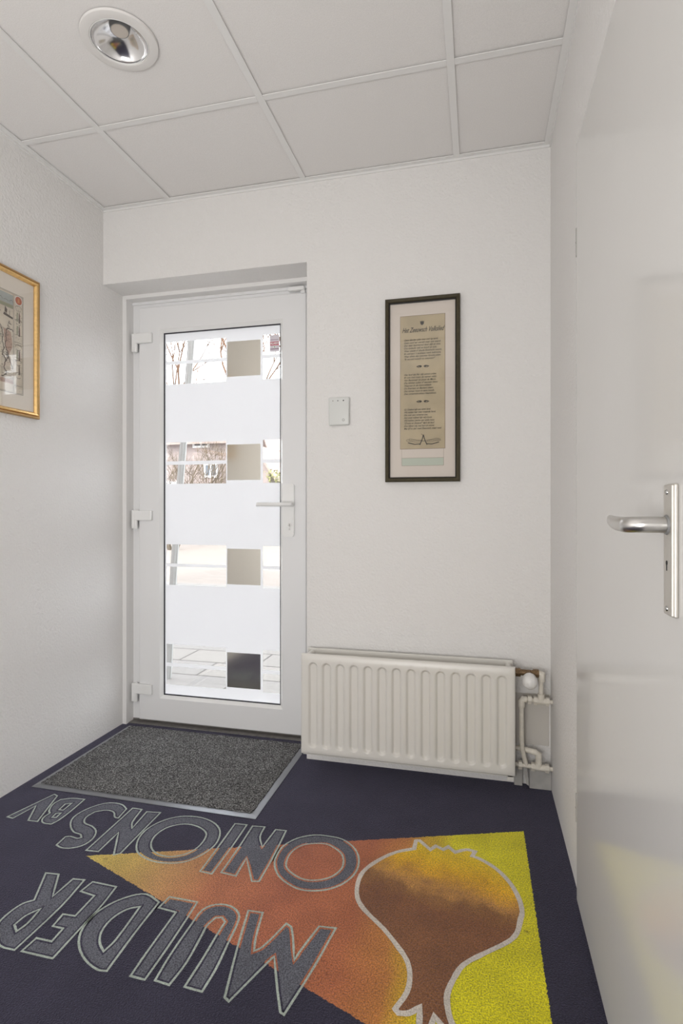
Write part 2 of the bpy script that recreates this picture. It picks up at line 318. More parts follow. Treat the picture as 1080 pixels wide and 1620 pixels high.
def box(bm, x0, x1, y0, y1, z0, z1, bev=0.0, seg=2, mi=0):
    vs = [bm.verts.new(p) for p in [(x0, y0, z0), (x1, y0, z0), (x1, y1, z0), (x0, y1, z0), (x0, y0, z1), (x1, y0, z1), (x1, y1, z1), (x0, y1, z1)]]
    fs = [bm.faces.new([vs[i] for i in q]) for q in [(0, 3, 2, 1), (4, 5, 6, 7), (0, 1, 5, 4), (1, 2, 6, 5), (2, 3, 7, 6), (3, 0, 4, 7)]]
    for f_ in fs: f_.material_index = mi
    if bev > 0:
        es = set(e for f_ in fs for e in f_.edges)
        bmesh.ops.bevel(bm, geom=list(es), offset=bev, segments=seg, profile=0.5, affect='EDGES')
    return bm
def nb(): return bmesh.new()
def tube(bm, pts, r, n=12, cap=True):
    """round tube through pts; r a number or a list"""
    pts = [Vector(p) for p in pts]; rs = r if isinstance(r, (list, tuple)) else [r] * len(pts)
    rings = []; up = None
    for i, p in enumerate(pts):
        t = (pts[min(i + 1, len(pts) - 1)] - pts[max(i - 1, 0)]).normalized()
        if up is None:
            up = Vector((0, 0, 1)) if abs(t.z) < 0.9 else Vector((1, 0, 0))
        a = t.cross(up)
        if a.length < 1e-5: a = t.cross(Vector((0, 1, 0)))
        a.normalize(); bb = a.cross(t).normalized(); up = bb
        rings.append([bm.verts.new(p + (a * math.cos(k * 2 * PI / n) + bb * math.sin(k * 2 * PI / n)) * rs[i]) for k in range(n)])
    for i in range(len(rings) - 1):
        for k in range(n):
            bm.faces.new([rings[i][k], rings[i][(k + 1) % n], rings[i + 1][(k + 1) % n], rings[i + 1][k]])
    if cap:
        bm.faces.new(rings[0]); bm.faces.new(list(reversed(rings[-1])))
    return bm
def lathe(bm, prof, n=48, axis='z', origin=(0, 0, 0), close=False):
    o = Vector(origin); rings = []
    for (r, h) in prof:
        ring = []
        for k in range(n):
            a = 2 * PI * k / n; c_, s_ = math.cos(a) * r, math.sin(a) * r
            v = {'z': (c_, s_, h), 'y': (c_, h, s_), 'x': (h, c_, s_)}[axis]
            ring.append(bm.verts.new(o + Vector(v)))
        rings.append(ring)
    for i in range(len(rings) - 1):
        for k in range(n):
            bm.faces.new([rings[i][k], rings[i][(k + 1) % n], rings[i + 1][(k + 1) % n], rings[i + 1][k]])
    if close:
        bm.faces.new(rings[0]); bm.faces.new(rings[-1])
    bmesh.ops.recalc_face_normals(bm, faces=bm.faces[:])
    return bm
def flat_poly(bm, loops, place, mi=0):
    """fill a polygon with holes; place maps (u, v) to a 3-D point"""
    loops3 = [[Vector((p[0], p[1], 0)) for p in l] for l in loops]
    tris = tessellate_polygon(loops3)
    flat = [p for l in loops for p in l]
    vs = [bm.verts.new(place(*p)) for p in flat]
    for t in tris:
        try:
            f_ = bm.faces.new([vs[i] for i in t]); f_.material_index = mi
        except ValueError: pass
def rect_ring(bm, x0, x1, z0, z1, prof, mi=0):
    """mitred rectangular moulding in the XZ plane; prof = closed list of (inset, y)"""
    rings = []
    for (d, y) in prof:
        rings.append([bm.verts.new(p) for p in [(x0 + d, y, z0 + d), (x1 - d, y, z0 + d), (x1 - d, y, z1 - d), (x0 + d, y, z1 - d)]])
    n = len(rings)
    for i in range(n):
        a, b2 = rings[i], rings[(i + 1) % n]
        for k in range(4):
            f_ = bm.faces.new([a[k], a[(k + 1) % 4], b2[(k + 1) % 4], b2[k]]); f_.material_index = mi
    bmesh.ops.recalc_face_normals(bm, faces=bm.faces[:])
def smooth_loop(pts, closed=True, sub=4, limit=50):
    n = len(pts); P_ = [Vector((p[0], p[1], 0)) for p in pts]; T = []
    for i in range(n):
        a, b_, c_ = P_[(i - 1) % n], P_[i], P_[(i + 1) % n]
        u, v = b_ - a, c_ - b_
        if u.length < 1e-6 or v.length < 1e-6: T.append(None); continue
        T.append((c_ - a) * 0.5 if math.degrees(u.angle(v)) < limit else None)
    out = []
    for i in range(n if closed else n - 1):
        p0, p1 = P_[i], P_[(i + 1) % n]; L_ = (p1 - p0)
        t0, t1 = T[i], T[(i + 1) % n]
        t0 = L_ if t0 is None else t0.normalized() * L_.length
        t1 = L_ if t1 is None else t1.normalized() * L_.length
        for k in range(sub):
            t = k / sub
            h = (2 * t**3 - 3 * t**2 + 1) * p0 + (t**3 - 2 * t**2 + t) * t0 + (-2 * t**3 + 3 * t**2) * p1 + (t**3 - t**2) * t1
            out.append((h.x, h.y))
    return out
def ribbon(bm, pts, w, place, mi=0, closed=True, jitter=0.0):
    n = len(pts); P_ = [Vector(p) for p in pts]; L_, R_ = [], []
    for i in range(n):
        if closed: a, c_ = P_[(i - 1) % n], P_[(i + 1) % n]
        else: a, c_ = P_[max(i - 1, 0)], P_[min(i + 1, n - 1)]
        d1 = (P_[i] - a); d2 = (c_ - P_[i])
        d1 = d1.normalized() if d1.length > 1e-9 else d2.normalized()
        d2 = d2.normalized() if d2.length > 1e-9 else d1
        t = (d1 + d2); t = t.normalized() if t.length > 1e-4 else d1
        nrm = Vector((-t.y, t.x)); k = 1.0 / max(0.55, abs(nrm.dot(Vector((-d1.y, d1.x)))))
        hw = w * 0.5 * min(k, 1.7) * (1 + rng.uniform(-jitter, jitter))
        L_.append(bm.verts.new(place(*(P_[i] + nrm * hw)))); R_.append(bm.verts.new(place(*(P_[i] - nrm * hw))))
    for i in range(n if closed else n - 1):
        j = (i + 1) % n
        f_ = bm.faces.new([L_[i], R_[i], R_[j], L_[j]]); f_.material_index = mi
        if f_.normal.dot(Vector((0, 0, 1))) < 0: pass
def ellipse(cx, cz, rx, rz, n=24, rot=0):
    return [(cx + rx * math.cos(a) * math.cos(rot) - rz * math.sin(a) * math.sin(rot), cz + rx * math.cos(a) * math.sin(rot) + rz * math.sin(a) * math.cos(rot)) for a in [2 * PI * k / n for k in range(n)]]
def text_mesh(name, body, size, shear, mat_, parent, loc, rot=(PI / 2, 0, 0), width=None, line=1.0, align='LEFT', bold=0.0):
    cu = bpy.data.curves.new(name, 'FONT'); cu.body = body; cu.size = size; cu.shear = shear
    cu.space_line = line; cu.align_x = align; cu.offset = bold; cu.resolution_u = 3
    tmp = bpy.data.objects.new(name + '_tmp', cu); C.objects.link(tmp)
    bpy.context.view_layer.update()
    me = bpy.data.meshes.new_from_object(tmp.evaluated_get(bpy.context.evaluated_depsgraph_get()))
    bpy.data.objects.remove(tmp)
    me.materials.clear(); me.materials.append(mat_)
    if width:
        xs = [v.co.x for v in me.vertices]; k = width / (max(xs) - min(xs))
        for v in me.vertices: v.co.x *= k
    o = bpy.data.objects.new(name, me); C.objects.link(o); o.parent = parent; o.location = loc; o.rotation_euler = rot
    return o

# ------------------------------------------------------------ room shell
XL, XR, YB, YF, H = -1.679, 0.262, 2.213, -1.50, 2.416
JX, SZ = -0.698, 2.077          # right jamb of the door recess, soffit height
bm = nb(); box(bm, XL - 0.2, XR + 0.2, YF - 0.1, 2.46, -0.16, -0.012)
struct(obj('floor', bm, M['threshold']), 'bare floor slab under the carpet', 'floor')
bm = nb(); box(bm, XL - 0.20, XL, YF, 2.50, -0.15, 2.60)
struct(obj('wall_left', bm, M['wall']), 'white textured plaster wall on the left', 'wall')
bm = nb(); box(bm, XR, XR + 0.20, YF, 2.50, -0.15, 2.60)
struct(obj('wall_right', bm, M['wall']), 'white plaster wall on the right around the inner door', 'wall')
bm = nb(); box(bm, JX, XR, YB, 2.48, -0.15, 2.60); box(bm, XL, JX, YB, 2.48, SZ, 2.60)
struct(obj('wall_back', bm, M['wall']), 'white plaster end wall with the recessed glazed door', 'wall')
# wall behind the photographer, with an opening made for the added window
wx0, wx1, wz0, wz1 = -1.28, 0.18, 0.36, 1.36
bm = nb(); box(bm, XL, wx0, YF - 0.2, YF, -0.15, 2.6); box(bm, wx1, XR, YF - 0.2, YF, -0.15, 2.6)
box(bm, wx0, wx1, YF - 0.2, YF, -0.15, wz0); box(bm, wx0, wx1, YF - 0.2, YF, wz1, 2.6)
struct(obj('wall_front', bm, M['wall']), 'white plaster wall behind the viewpoint', 'wall')
bm = nb(); rect_ring(bm, wx0, wx1, wz0, wz1, [(0, YF - 0.01), (0.05, YF - 0.01), (0.05, YF - 0.08), (0, YF - 0.08)])
wnd = struct(obj('added_window', bm, M['upvc']), 'unseen white framed window with a closed white blind, added to go with the fill light', 'window')  # made-up window out of view, the supposed source of the fill light
bm = nb(); box(bm, wx0 + 0.05, wx1 - 0.05, YF - 0.06, YF - 0.05, wz0 + 0.05, wz1 - 0.05)
obj('blind', bm, M['blind'], wnd)  # unseen too, added to keep direct sun out of the opening
# side facade, plus an unseen upper storey added to shade the near paving
bm = nb(); box(bm, XR + 0.2, 6, 2.25, 2.5, -0.15, 6.0); box(bm, XL - 0.2, XR + 0.2, 2.25, 2.5, 2.6, 6.0); box(bm, -6, XL - 0.2, 2.25, 2.5, -0.15, 6.0)
box(bm, -6, 6, YF - 0.25, 2.25, 2.62, 2.80)
struct(obj('wall_outside', bm, M['brick']), 'brick outer facade around the glazed entrance door, with an upper storey added for its shadow', 'wall')

# ceiling: lay-in tiles, tee grid, edge angle
tee_x = [-1.335, -0.7085, -0.084]; tee_y = [1.731, 1.106, 0.481, -0.144, -0.769, -1.394]
xs = [XL] + tee_x + [XR]; ys = [YB] + tee_y + [YF]
LX, LY = -1.0215, 1.4195
bm = nb()
for i in range(4):
    for j in range(len(ys) - 1):
        x0, x1 = xs[i] + 0.001, xs[i + 1] - 0.001; y1, y0 = ys[j] - 0.001, ys[j + 1] + 0.001
        zt = H + 0.006 + rng.uniform(-0.0006, 0.0006)
        if x0 < LX < x1 and y0 < LY < y1:
            hole = [(LX + 0.084 * math.cos(a), LY + 0.084 * math.sin(a)) for a in [-2 * PI * k / 48 for k in range(48)]]
            flat_poly(bm, [[(x0, y0), (x1, y0), (x1, y1), (x0, y1)], hole], lambda u, v: (u, v, zt))
        else: box(bm, x0, x1, y0, y1, zt, zt + 0.015)
box(bm, XL, XR, YF, YB, H + 0.12, H + 0.17)
ceil = struct(obj('ceiling', bm, M['tile']), 'suspended ceiling of pale speckled lay-in tiles', 'ceiling')
bm = nb()
for x in tee_x: box(bm, x - 0.012, x + 0.012, YF, YB, H, H + 0.0028, 0.0006, 1)
for y in tee_y:
    for i in range(4): box(bm, xs[i] + 0.012, xs[i + 1] - 0.012, y - 0.012, y + 0.012, H + 0.0002, H + 0.003, 0.0006, 1)
obj('ceiling_grid', bm, M['tee'], ceil)
bm = nb()
def edge_angle(bm, x0, x1, y0, y1):
    box(bm, x0, x1, y0, y1, H - 0.0004, H + 0.003)
edge_angle(bm, XL, XL + 0.022, YF, YB); edge_angle(bm, XR - 0.024, XR, YF, YB); edge_angle(bm, XL + 0.0221, XR - 0.0241, YB - 0.022, YB)
box(bm, XL, XL + 0.004, YF, YB, H - 0.009, H - 0.0005); box(bm, XL + 0.0041, XR - 0.0041, YB - 0.005, YB, H - 0.009, H - 0.0005); box(bm, XR - 0.004, XR, YF, YB, H - 0.009, H - 0.0005)
struct(obj('trim_1', bm, M['tee']), 'white metal edge angle where the ceiling meets the walls', 'trim')

# door recess lining, frame and the outer door
bm = nb(); box(bm, XL, XL + 0.021, 2.355, 2.4118, 0, SZ - 0.018); box(bm, XL, JX, 2.355, 2.4118, SZ - 0.018, SZ)
box(bm, JX - 0.021, JX, 2.355, 2.4118, 0, SZ - 0.018)
struct(obj('trim_2', bm, M['soffit']), 'white lining strip around the recessed entrance door', 'trim')
bm = nb(); box(bm, XL, JX, 2.372, 2.50, -0.012, 0.003, 0.001); box(bm, XL, JX, 2.41, 2.47, 0.003, 0.012, 0.002)
struct(obj('trim_3', bm, M['threshold']), 'grey threshold strip under the entrance door', 'trim')

d1 = thing('door_1', 'white framed glazed entrance door with frosted bands and four mirrored squares', 'door', (0, 0, 0)); d1['kind'] = 'structure'
bm = nb()
box(bm, XL, -1.56, 2.412, 2.475, 0.012, 1.975); box(bm, -0.815, JX, 2.412, 2.475, 0.012, 1.975); box(bm, XL, JX, 2.412, 2.475, 1.975, SZ)
box(bm, XL + 0.021, JX - 0.021, 2.404, 2.4119, 2.046, SZ - 0.018)
obj('door_frame', bm, M['upvc'], d1)
dx0, dx1, dz0, dz1 = -1.6147, -0.7600, 0.0145, 2.0265
bx0, bx1, bz0, bz1 = -1.5020, -0.8715, 0.1245, 1.9140
gx0, gx1, gz0, gz1 = -1.4885, -0.8870, 0.1390, 1.8985
bm = nb()
w_ = (bx0 - dx0)
def ring2(bm, o, i, yo, yi_, back):
    """mitred ring between two rectangles given (x0,x1,z0,z1)"""
    def c(r, y): return [bm.verts.new(p) for p in [(r[0], y, r[2]), (r[1], y, r[2]), (r[1], y, r[3]), (r[0], y, r[3])]]
    A = c(o, yo); B = c(i, yi_); Cc = c(i, back); D = c(o, back)
    for a, b2 in ((A, B), (B, Cc), (Cc, D), (D, A)):
        for k in range(4): bm.faces.new([a[k], a[(k + 1) % 4], b2[(k + 1) % 4], b2[k]])
    bmesh.ops.recalc_face_normals(bm, faces=bm.faces[:])
e = 0.003
ring2(bm, (dx0 + e, dx1 - e, dz0 + e, dz1 - e), (bx0, bx1, bz0, bz1), 2.395, 2.395, 2.45)
ring2(bm, (dx0, dx1, dz0, dz1), (dx0 + e, dx1 - e, dz0 + e, dz1 - e), 2.398, 2.395, 2.411)
obj('door_leaf', bm, M['upvc'], d1)
bm = nb(); ring2(bm, (bx0, bx1, bz0, bz1), (gx0, gx1, gz0, gz1), 2.3952, 2.412, 2.424)
obj('glazing_bead', bm, M['hinge'], d1)
bm = nb(); ring2(bm, (gx0 - 0.0005, gx1 + 0.0005, gz0 - 0.0005, gz1 + 0.0005), (gx0 + 0.0030, gx1 - 0.0030, gz0 + 0.0035, gz1 - 0.0035), 2.4105, 2.4125, 2.4185)
obj('gasket', bm, M['gasket'], d1)
bm = nb(); box(bm, gx0, gx1, 2.419, 2.423, gz0, gz1)
obj('glass_pane', bm, M['glass'], d1)
bm = nb(); box(bm, gx0, gx1, 2.439, 2.443, gz0, gz1)
obj('outer_glass_pane', bm, M['glass'], d1)
sq = [(0.2000, 0.3650), (0.6870, 0.8555), (1.1800, 1.3480), (1.6690, 1.8350)]
cl = [(0.1880, 0.3860), (0.6740, 0.8710), (1.1650, 1.3660), (1.6490, 1.8550)]
ml = [(0.2770, 0.2940), (0.7630, 0.7780), (1.2580, 1.2750), (1.7450, 1.7620)]
sx0, sx1, cx0, cx1 = -1.1570, -0.9885, -1.4780, -0.8920
bm = nb()
def q(bm, x0, x1, z0, z1, y=2.4180):
    vs = [bm.verts.new(p) for p in [(x0, y, z0), (x1, y, z0), (x1, y, z1), (x0, y, z1)]]; bm.faces.new(vs)
zz = gz0
for (a, b_) in cl:
    q(bm, gx0 - 0.006, gx1 + 0.006, zz, a); zz = b_
    q(bm, gx0 - 0.006, cx0, a, b_); q(bm, cx1, gx1 + 0.006, a, b_)
q(bm, gx0 - 0.006, gx1 + 0.006, zz, gz1)
for (a, b_), (m0, m1), (s0, s1) in zip(cl, ml, sq):
    q(bm, cx0, sx0 - 0.006, m0, m1); q(bm, sx1 + 0.012, cx1, m0, m1)
    q(bm, sx0 - 0.006, sx0, a, b_); q(bm, sx1, sx1 + 0.012, a, b_)
    q(bm, sx0, sx1, a, s0); q(bm, sx0, sx1, s1, b_)
obj('frosted_film', bm, M['film'], d1)
for (s0, s1) in sq:
    bm = nb(); box(bm, sx0, sx1, 2.4172, 2.4182, s0, s1)
    obj('mirror_square', bm, M['mirror_film'], d1)
# hinges
for hz in (0.1920, 1.0375, 1.9010):
    bm = nb(); lathe(bm, [(0.0, 0), (0.0085, 0.0), (0.0095, 0.002), (0.0095, 0.030), (0.0095, 0.088), (0.0085, 0.091), (0.0, 0.091)], 20, 'z', (-1.6285, 2.388, hz - 0.0905))
    h = obj('hinge', bm, M['hinge'], d1, True)
    bm = nb(); box(bm, -1.6340, -1.5385, 2.3780, 2.3955, hz - 0.050, hz - 0.002, 0.004); box(bm, -1.6480, -1.6340, 2.380, 2.412, hz - 0.090, hz - 0.001, 0.003)
    obj('hinge_flap', bm, M['hinge'], h)
# handle on a tall rounded plate
hp = nb()
pts = []
for (cx, cz, a0) in ((-0.8260, 1.145, 0), (-0.8560, 1.145, PI / 2), (-0.8560, 0.930, PI), (-0.8260, 0.930, 1.5 * PI)):
    for k in range(7):
        a = a0 + k * PI / 12; pts.append((cx + 0.0135 * math.cos(a), cz + 0.0135 * math.sin(a)))
def prism_xz(bm, pts, y0, y1, bev=0.0):
    f_ = [bm.verts.new((p[0], y0, p[1])) for p in pts]; b_ = [bm.verts.new((p[0], y1, p[1])) for p in pts]
    n = len(pts); ff = bm.faces.new(f_); bm.faces.new(list(reversed(b_)))
    for k in range(n): bm.faces.new([f_[(k + 1) % n], f_[k], b_[k], b_[(k + 1) % n]])
    bmesh.ops.recalc_face_normals(bm, faces=bm.faces[:])
    if bev: bmesh.ops.bevel(bm, geom=list(ff.edges), offset=bev, segments=2, affect='EDGES')
prism_xz(hp, pts, 2.385, 2.395, 0.002)
plate = obj('handle_plate', hp, M['hinge'], d1, True)
bm = nb(); tube(bm, [(-0.8215, 2.386, 1.0645), (-0.8215, 2.352, 1.0645)], 0.0105, 20)
tube(bm, [(-0.8215, 2.365, 1.0645), (-0.8215, 2.350, 1.0645), (-0.832, 2.342, 1.0645), (-0.86, 2.338, 1.064), (-0.975, 2.340, 1.064)], [0.010, 0.0105, 0.0100, 0.0095, 0.0088], 16)
obj('lever', bm, M['hinge'], plate, True)
bm = nb(); prism_xz(bm, ellipse(-0.8337, 0.9700, 0.0085, 0.0085, 20), 2.3835, 2.3855); prism_xz(bm, [(-0.8377, 0.968), (-0.8297, 0.968), (-0.8302, 0.950), (-0.8337, 0.946), (-0.8372, 0.950)], 2.3837, 2.3857)
cyl = obj('lock_cylinder', bm, M['steel'], plate, True)
bm = nb(); box(bm, -0.8345, -0.8329, 2.3828, 2.3838, 0.964, 0.976); obj('keyhole', bm, M['dark'], cyl)
# contact sensor on the frame
cs = thing('contact_sensor', 'small white contact sensor at the top right of the entrance door frame', 'sensor', (-0.80, 2.40, 2.032))
bm = nb(); box(bm, -0.040, 0.036, -0.022, -0.0025, 0.001, 0.019, 0.003); obj('sensor_body', bm, M['hinge'], cs)
bm = nb(); box(bm, 0.020, 0.038, -0.018, -0.0055, -0.012, 0.0005, 0.002); obj('magnet', bm, M['hinge'], cs)
# alarm sticker on the pane
st = thing('alarm_sticker', 'small grey and red alarm sticker at the top right of the door glass', 'sticker', (-0.9185, 2.4168, 1.8115))
bm = nb(); box(bm, -0.0232, 0.0232, -0.0002, 0.0004, -0.0385, 0.0385); obj('backing', bm, M['st_grey'], st)
bm = nb(); box(bm, -0.0225, 0.0225, -0.0005, 0.0, -0.0100, 0.0080); obj('red_band', bm, M['st_red'], st)
bm = nb(); box(bm, -0.0225, 0.0225, -0.0005, 0.0, -0.0280, -0.0240); obj('dark_line', bm, M['st_dark'], st); bm = nb(); box(bm, -0.019, 0.019, -0.0005, 0.0, 0.0155, 0.0175); obj('dark_line', bm, M['st_dark'], st)
bm = nb(); box(bm, -0.0070, 0.0080, -0.0005, 0.0, -0.0215, -0.0120); obj('white_patch', bm, M['white'], st)
bm = nb(); box(bm, -0.0020, 0.0030, -0.0008, -0.0002, -0.0195, -0.0140); obj('green_mark', bm, M['st_green'], st)
text_mesh('sticker_text', 'ALARM', 0.0135, 0, M['white'], st, (-0.0205, -0.0010, -0.0045), width=0.041, bold=0.0004)

# ------------------------------------------------------------ inner door on the right wall
d2 = thing('door_2', 'closed satin white flush inner door on the right wall with metal lever handle', 'door', (0, 0, 0)); d2['kind'] = 'structure'
bm = nb(); box(bm, 0.2515, 0.2618, 0.744, 1.5745, 0.012, 2.0135, 0.0015)
obj('door_leaf', bm, M['door_paint'], d2)
for hz in (1.717, 0.215):
    bm = nb(); tube(bm, [(0.2535, 1.5785, hz), (0.2535, 1.5785, hz + 0.075)], 0.0038, 10)
    tube(bm, [(0.2535, 1.5785, hz + 0.036), (0.2535, 1.5785, hz + 0.039)], 0.0046, 10)
    obj('hinge', bm, M['skirt_grey'], d2, True)
bm = nb(); box(bm, 0.2460, 0.2515, 0.8005, 0.8355, 0.9060, 1.0815, 0.002); box(bm, 0.2430, 0.2475, 0.8015, 0.8345, 0.9070, 1.0805, 0.0018)
pl = obj('handle_plate', bm, M['plate'], d2)
bm = nb(); lathe(bm, [(0.0, -0.0022), (0.0125, -0.002), (0.0135, 0.0), (0.0135, 0.003)], 24, 'x', (0.2425, 0.820, 1.027)); obj('collar', bm, M['grey_dot'], pl, True)
# lever: oval neck then a flattened grip pointing away from the lock
bm = nb()
def oval(bm, pts, radii, n=20):
    rings = []
    for i, p in enumerate(pts):
        p = Vector(p); t = (Vector(pts[min(i + 1, len(pts) - 1)]) - Vector(pts[max(i - 1, 0)])).normalized()
        side = t.cross(Vector((0, 0, 1))).normalized(); a_, b_ = radii[i]
        rings.append([bm.verts.new(p + side * a_ * math.cos(2 * PI * k / n) + Vector((0, 0, 1)) * b_ * math.sin(2 * PI * k / n)) for k in range(n)])
    for i in range(len(rings) - 1):
        for k in range(n): bm.faces.new([rings[i][k], rings[i][(k + 1) % n], rings[i + 1][(k + 1) % n], rings[i + 1][k]])
    bm.faces.new(rings[0]); bm.faces.new(list(reversed(rings[-1]))); bmesh.ops.recalc_face_normals(bm, faces=bm.faces[:])
oval(bm, [(0.243, 0.820, 1.027), (0.215, 0.820, 1.027), (0.203, 0.822, 1.0268), (0.197, 0.828, 1.0266), (0.1945, 0.840, 1.0265), (0.194, 0.87, 1.0268), (0.195, 0.90, 1.028), (0.198, 0.935, 1.030), (0.199, 0.939, 1.030)],
     [(0.0105, 0.0112), (0.0100, 0.0108), (0.0095, 0.0108), (0.0080, 0.0108), (0.0065, 0.0107), (0.0058, 0.0103), (0.0055, 0.0098), (0.0050, 0.0088), (0.0030, 0.0070)])
obj('lever', bm, M['alu'], pl, True)
for sz in (1.0705, 0.9155):
    bm = nb(); lathe(bm, [(0.0, -0.0018), (0.0028, -0.0015), (0.0038, 0.0), (0.0038, 0.001)], 16, 'x', (0.2428, 0.820, sz)); obj('screw', bm, M['steel'], pl, True)
bm = nb(); tube(bm, [(0.2431, 0.820, 0.9765), (0.2424, 0.820, 0.9765)], 0.0030, 14); box(bm, 0.2424, 0.2431, 0.8188, 0.8212, 0.9660, 0.9755); obj('keyhole', bm, M['dark'], pl)

# ------------------------------------------------------------ carpet with the woven logo (one piece of carpet)
bm = nb()
box(bm, XL, XR, YF, YB, -0.012, 0.0, mi=0); box(bm, XL, JX, YB, 2.372, -0.012, 0.0, mi=0)
def onfloor(z): return lambda u, v: (u, v, z)
ons = smooth_loop(ONION, sub=3, limit=42)
flat_poly(bm, [ons], onfloor(0.0005), 1)
ribbon(bm, ons, 0.0128, onfloor(0.0009), 2, jitter=0.10)
for L_ in LETTERS:
    loops = [smooth_loop(l, sub=3, limit=48) for l in L_]
    flat_poly(bm, loops, onfloor(0.0005), 3)
    for l in loops:
        ribbon(bm, l, 0.0145, onfloor(0.0008), 0, jitter=0.05)
    for l in loops:
        ribbon(bm, l, 0.0054, onfloor(0.0011), 4, jitter=0.12)
for f_ in bm.faces:
    f_.normal_update()
    if f_.normal.z < -0.5 and f_.calc_center_median().z > -0.001: f_.normal_flip()
tag(obj('carpet', bm, [M['carpet_bg'], M['carpet_onion'], M['carpet_white'], M['carpet_letter'], M['carpet_line']]),
    'dark blue wall to wall carpet with woven onion, orange panel and upside-down lettering', 'carpet')

# ------------------------------------------------------------ door mat
dm = thing('door_mat', 'grey speckled door mat with ramped rubber edge before the entrance door', 'door mat', (0, 0, 0.0013))
mx0, mx1, my0, my1 = -1.630, -0.7290, 1.738, 2.338
def ring_xy(bm, o, i, zo, zi):
    A = [bm.verts.new((p[0], p[1], 0)) for p in [(o[0], o[2]), (o[1], o[2]), (o[1], o[3]), (o[0], o[3])]]
    A2 = [bm.verts.new((v.co.x, v.co.y, zo)) for v in A]
    B = [bm.verts.new((p[0], p[1], zi)) for p in [(i[0], i[2]), (i[1], i[2]), (i[1], i[3]), (i[0], i[3])]]
    for k in range(4):
        j = (k + 1) % 4; bm.faces.new([A[k], A[j], A2[j], A2[k]]); bm.faces.new([A2[k], A2[j], B[j], B[k]])
    bmesh.ops.recalc_face_normals(bm, faces=bm.faces[:])
bm = nb(); ring_xy(bm, (mx0, mx1, my0, my1), (mx0 + 0.024, mx1 - 0.024, my0 + 0.024, my1 - 0.016), 0.0010, 0.0048)
obj('mat_edge', bm, M['mat_alu'], dm)
bm = nb(); nxx, nyy = 90, 60
X0, X1, Y0, Y1 = mx0 + 0.023, mx1 - 0.023, my0 + 0.023, my1 - 0.015
grid = [[bm.verts.new((X0 + (X1 - X0) * i / nxx + rng.uniform(-.0015, .0015), Y0 + (Y1 - Y0) * j / nyy + rng.uniform(-.0015, .0015), 0.0085 + rng.uniform(-0.0012, 0.0012))) for i in range(nxx + 1)] for j in range(nyy + 1)]
for j in range(nyy):
    for i in range(nxx): bm.faces.new([grid[j][i], grid[j][i + 1], grid[j + 1][i + 1], grid[j + 1][i]])
be = [e_ for e_ in bm.edges if e_.is_boundary]
r_ = bmesh.ops.extrude_edge_only(bm, edges=be)
for v in [g for g in r_['geom'] if isinstance(g, bmesh.types.BMVert)]: v.co.z = 0.0008
obj('mat_pile', bm, M['mat_pile'], dm, True)

# ------------------------------------------------------------ radiator
rd = thing('radiator', 'cream steel panel radiator with fourteen vertical grooves under the parchment picture', 'radiator', (-0.276, 2.13, 0.081))
ox, oy, oz = rd.location
rx0, rx1, rz0, rz1, ry = -0.6810, 0.1275, 0.0810, 0.4745, 2.080
gc = [-0.6314 + 0.0548 * k for k in range(14)]
bm = nb()
def gdepth(x, z):
    x += 0
    k = min(range(14), key=lambda i: abs(gc[i] - x)); dx = x - gc[k]
    zc = max(0.1255, min(0.4245, z)); d = math.hypot(dx, z - zc)
    t = max(0.0, min(1.0, (0.0190 - d) / 0.0085)); t = t * t * (3 - 2 * t)
    return 0.0105 * t
colx = [rx0]; 
for g in gc:
    for k in range(-8, 9): colx.append(g + k * 0.0024)
colx = sorted(set([round(c_, 5) for c_ in colx] + [rx0, rx1, rx0 + 0.006, rx1 - 0.006, rx0 + 0.002, rx1 - 0.002]))
rowz = [rz0, rz0 + .002, rz0 + .006] + [0.100 + 0.0022 * k for k in range(20)] + [0.16, 0.2, 0.25, 0.3, 0.35, 0.39] + [0.4005 + 0.0022 * k for k in range(21)] + [rz1 - .006, rz1 - .002, rz1]
rowz = sorted(set(rowz))
def edge_round(x, z):
    d = min(x - rx0, rx1 - x, z - rz0, rz1 - z)
    return 0.006 * (1 - min(1, d / 0.006)) ** 2
G_ = [[bm.verts.new((x - ox, ry + gdepth(x, z) + edge_round(x, z) - oy, z - oz)) for x in colx] for z in rowz]
for j in range(len(rowz) - 1):
    for i in range(len(colx) - 1): bm.faces.new([G_[j][i], G_[j][i + 1], G_[j + 1][i + 1], G_[j + 1][i]])
be = [e_ for e_ in bm.edges if e_.is_boundary]
r_ = bmesh.ops.extrude_edge_only(bm, edges=be)
for v in [g for g in r_['geom'] if isinstance(g, bmesh.types.BMVert)]: v.co.y = ry + 0.014 - oy
obj('front_panel', bm, M['radiator'], rd, True)
def rbox(x0, x1, y0, y1, z0, z1, bev=0.0, bm_=None):
    b_ = bm_ or nb(); box(b_, x0 - ox, x1 - ox, y0 - oy, y1 - oy, z0 - oz, z1 - oz, bev); return b_
bm = rbox(rx0 + .002, rx1 - 0.004, 2.170, 2.184, rz0 + .006, rz1 + 0.0005, 0.002); obj('back_panel', bm, M['radiator'], rd)
bm = rbox(rx0 + .006, rx1 - 0.006, ry + 0.012, ry + 0.022, rz0 - 0.006, rz1 - 0.006)
rbox(rx0 + .010, rx1 - 0.020, ry + 0.03, 2.165, rz0 - 0.004, rz0 + 0.002, 0, bm); rbox(rx0 + 0.01, rx1 - 0.014, ry + 0.022, 2.172, rz1 - 0.060, rz1 - 0.052, 0, bm)
for k in range(24): rbox(rx0 + 0.02 + k * 0.0325, rx0 + 0.022 + k * 0.0325, ry + 0.022, 2.172, rz0 + 0.01, rz1 - 0.055, 0, bm)
obj('convector', bm, M['radiator'], rd)
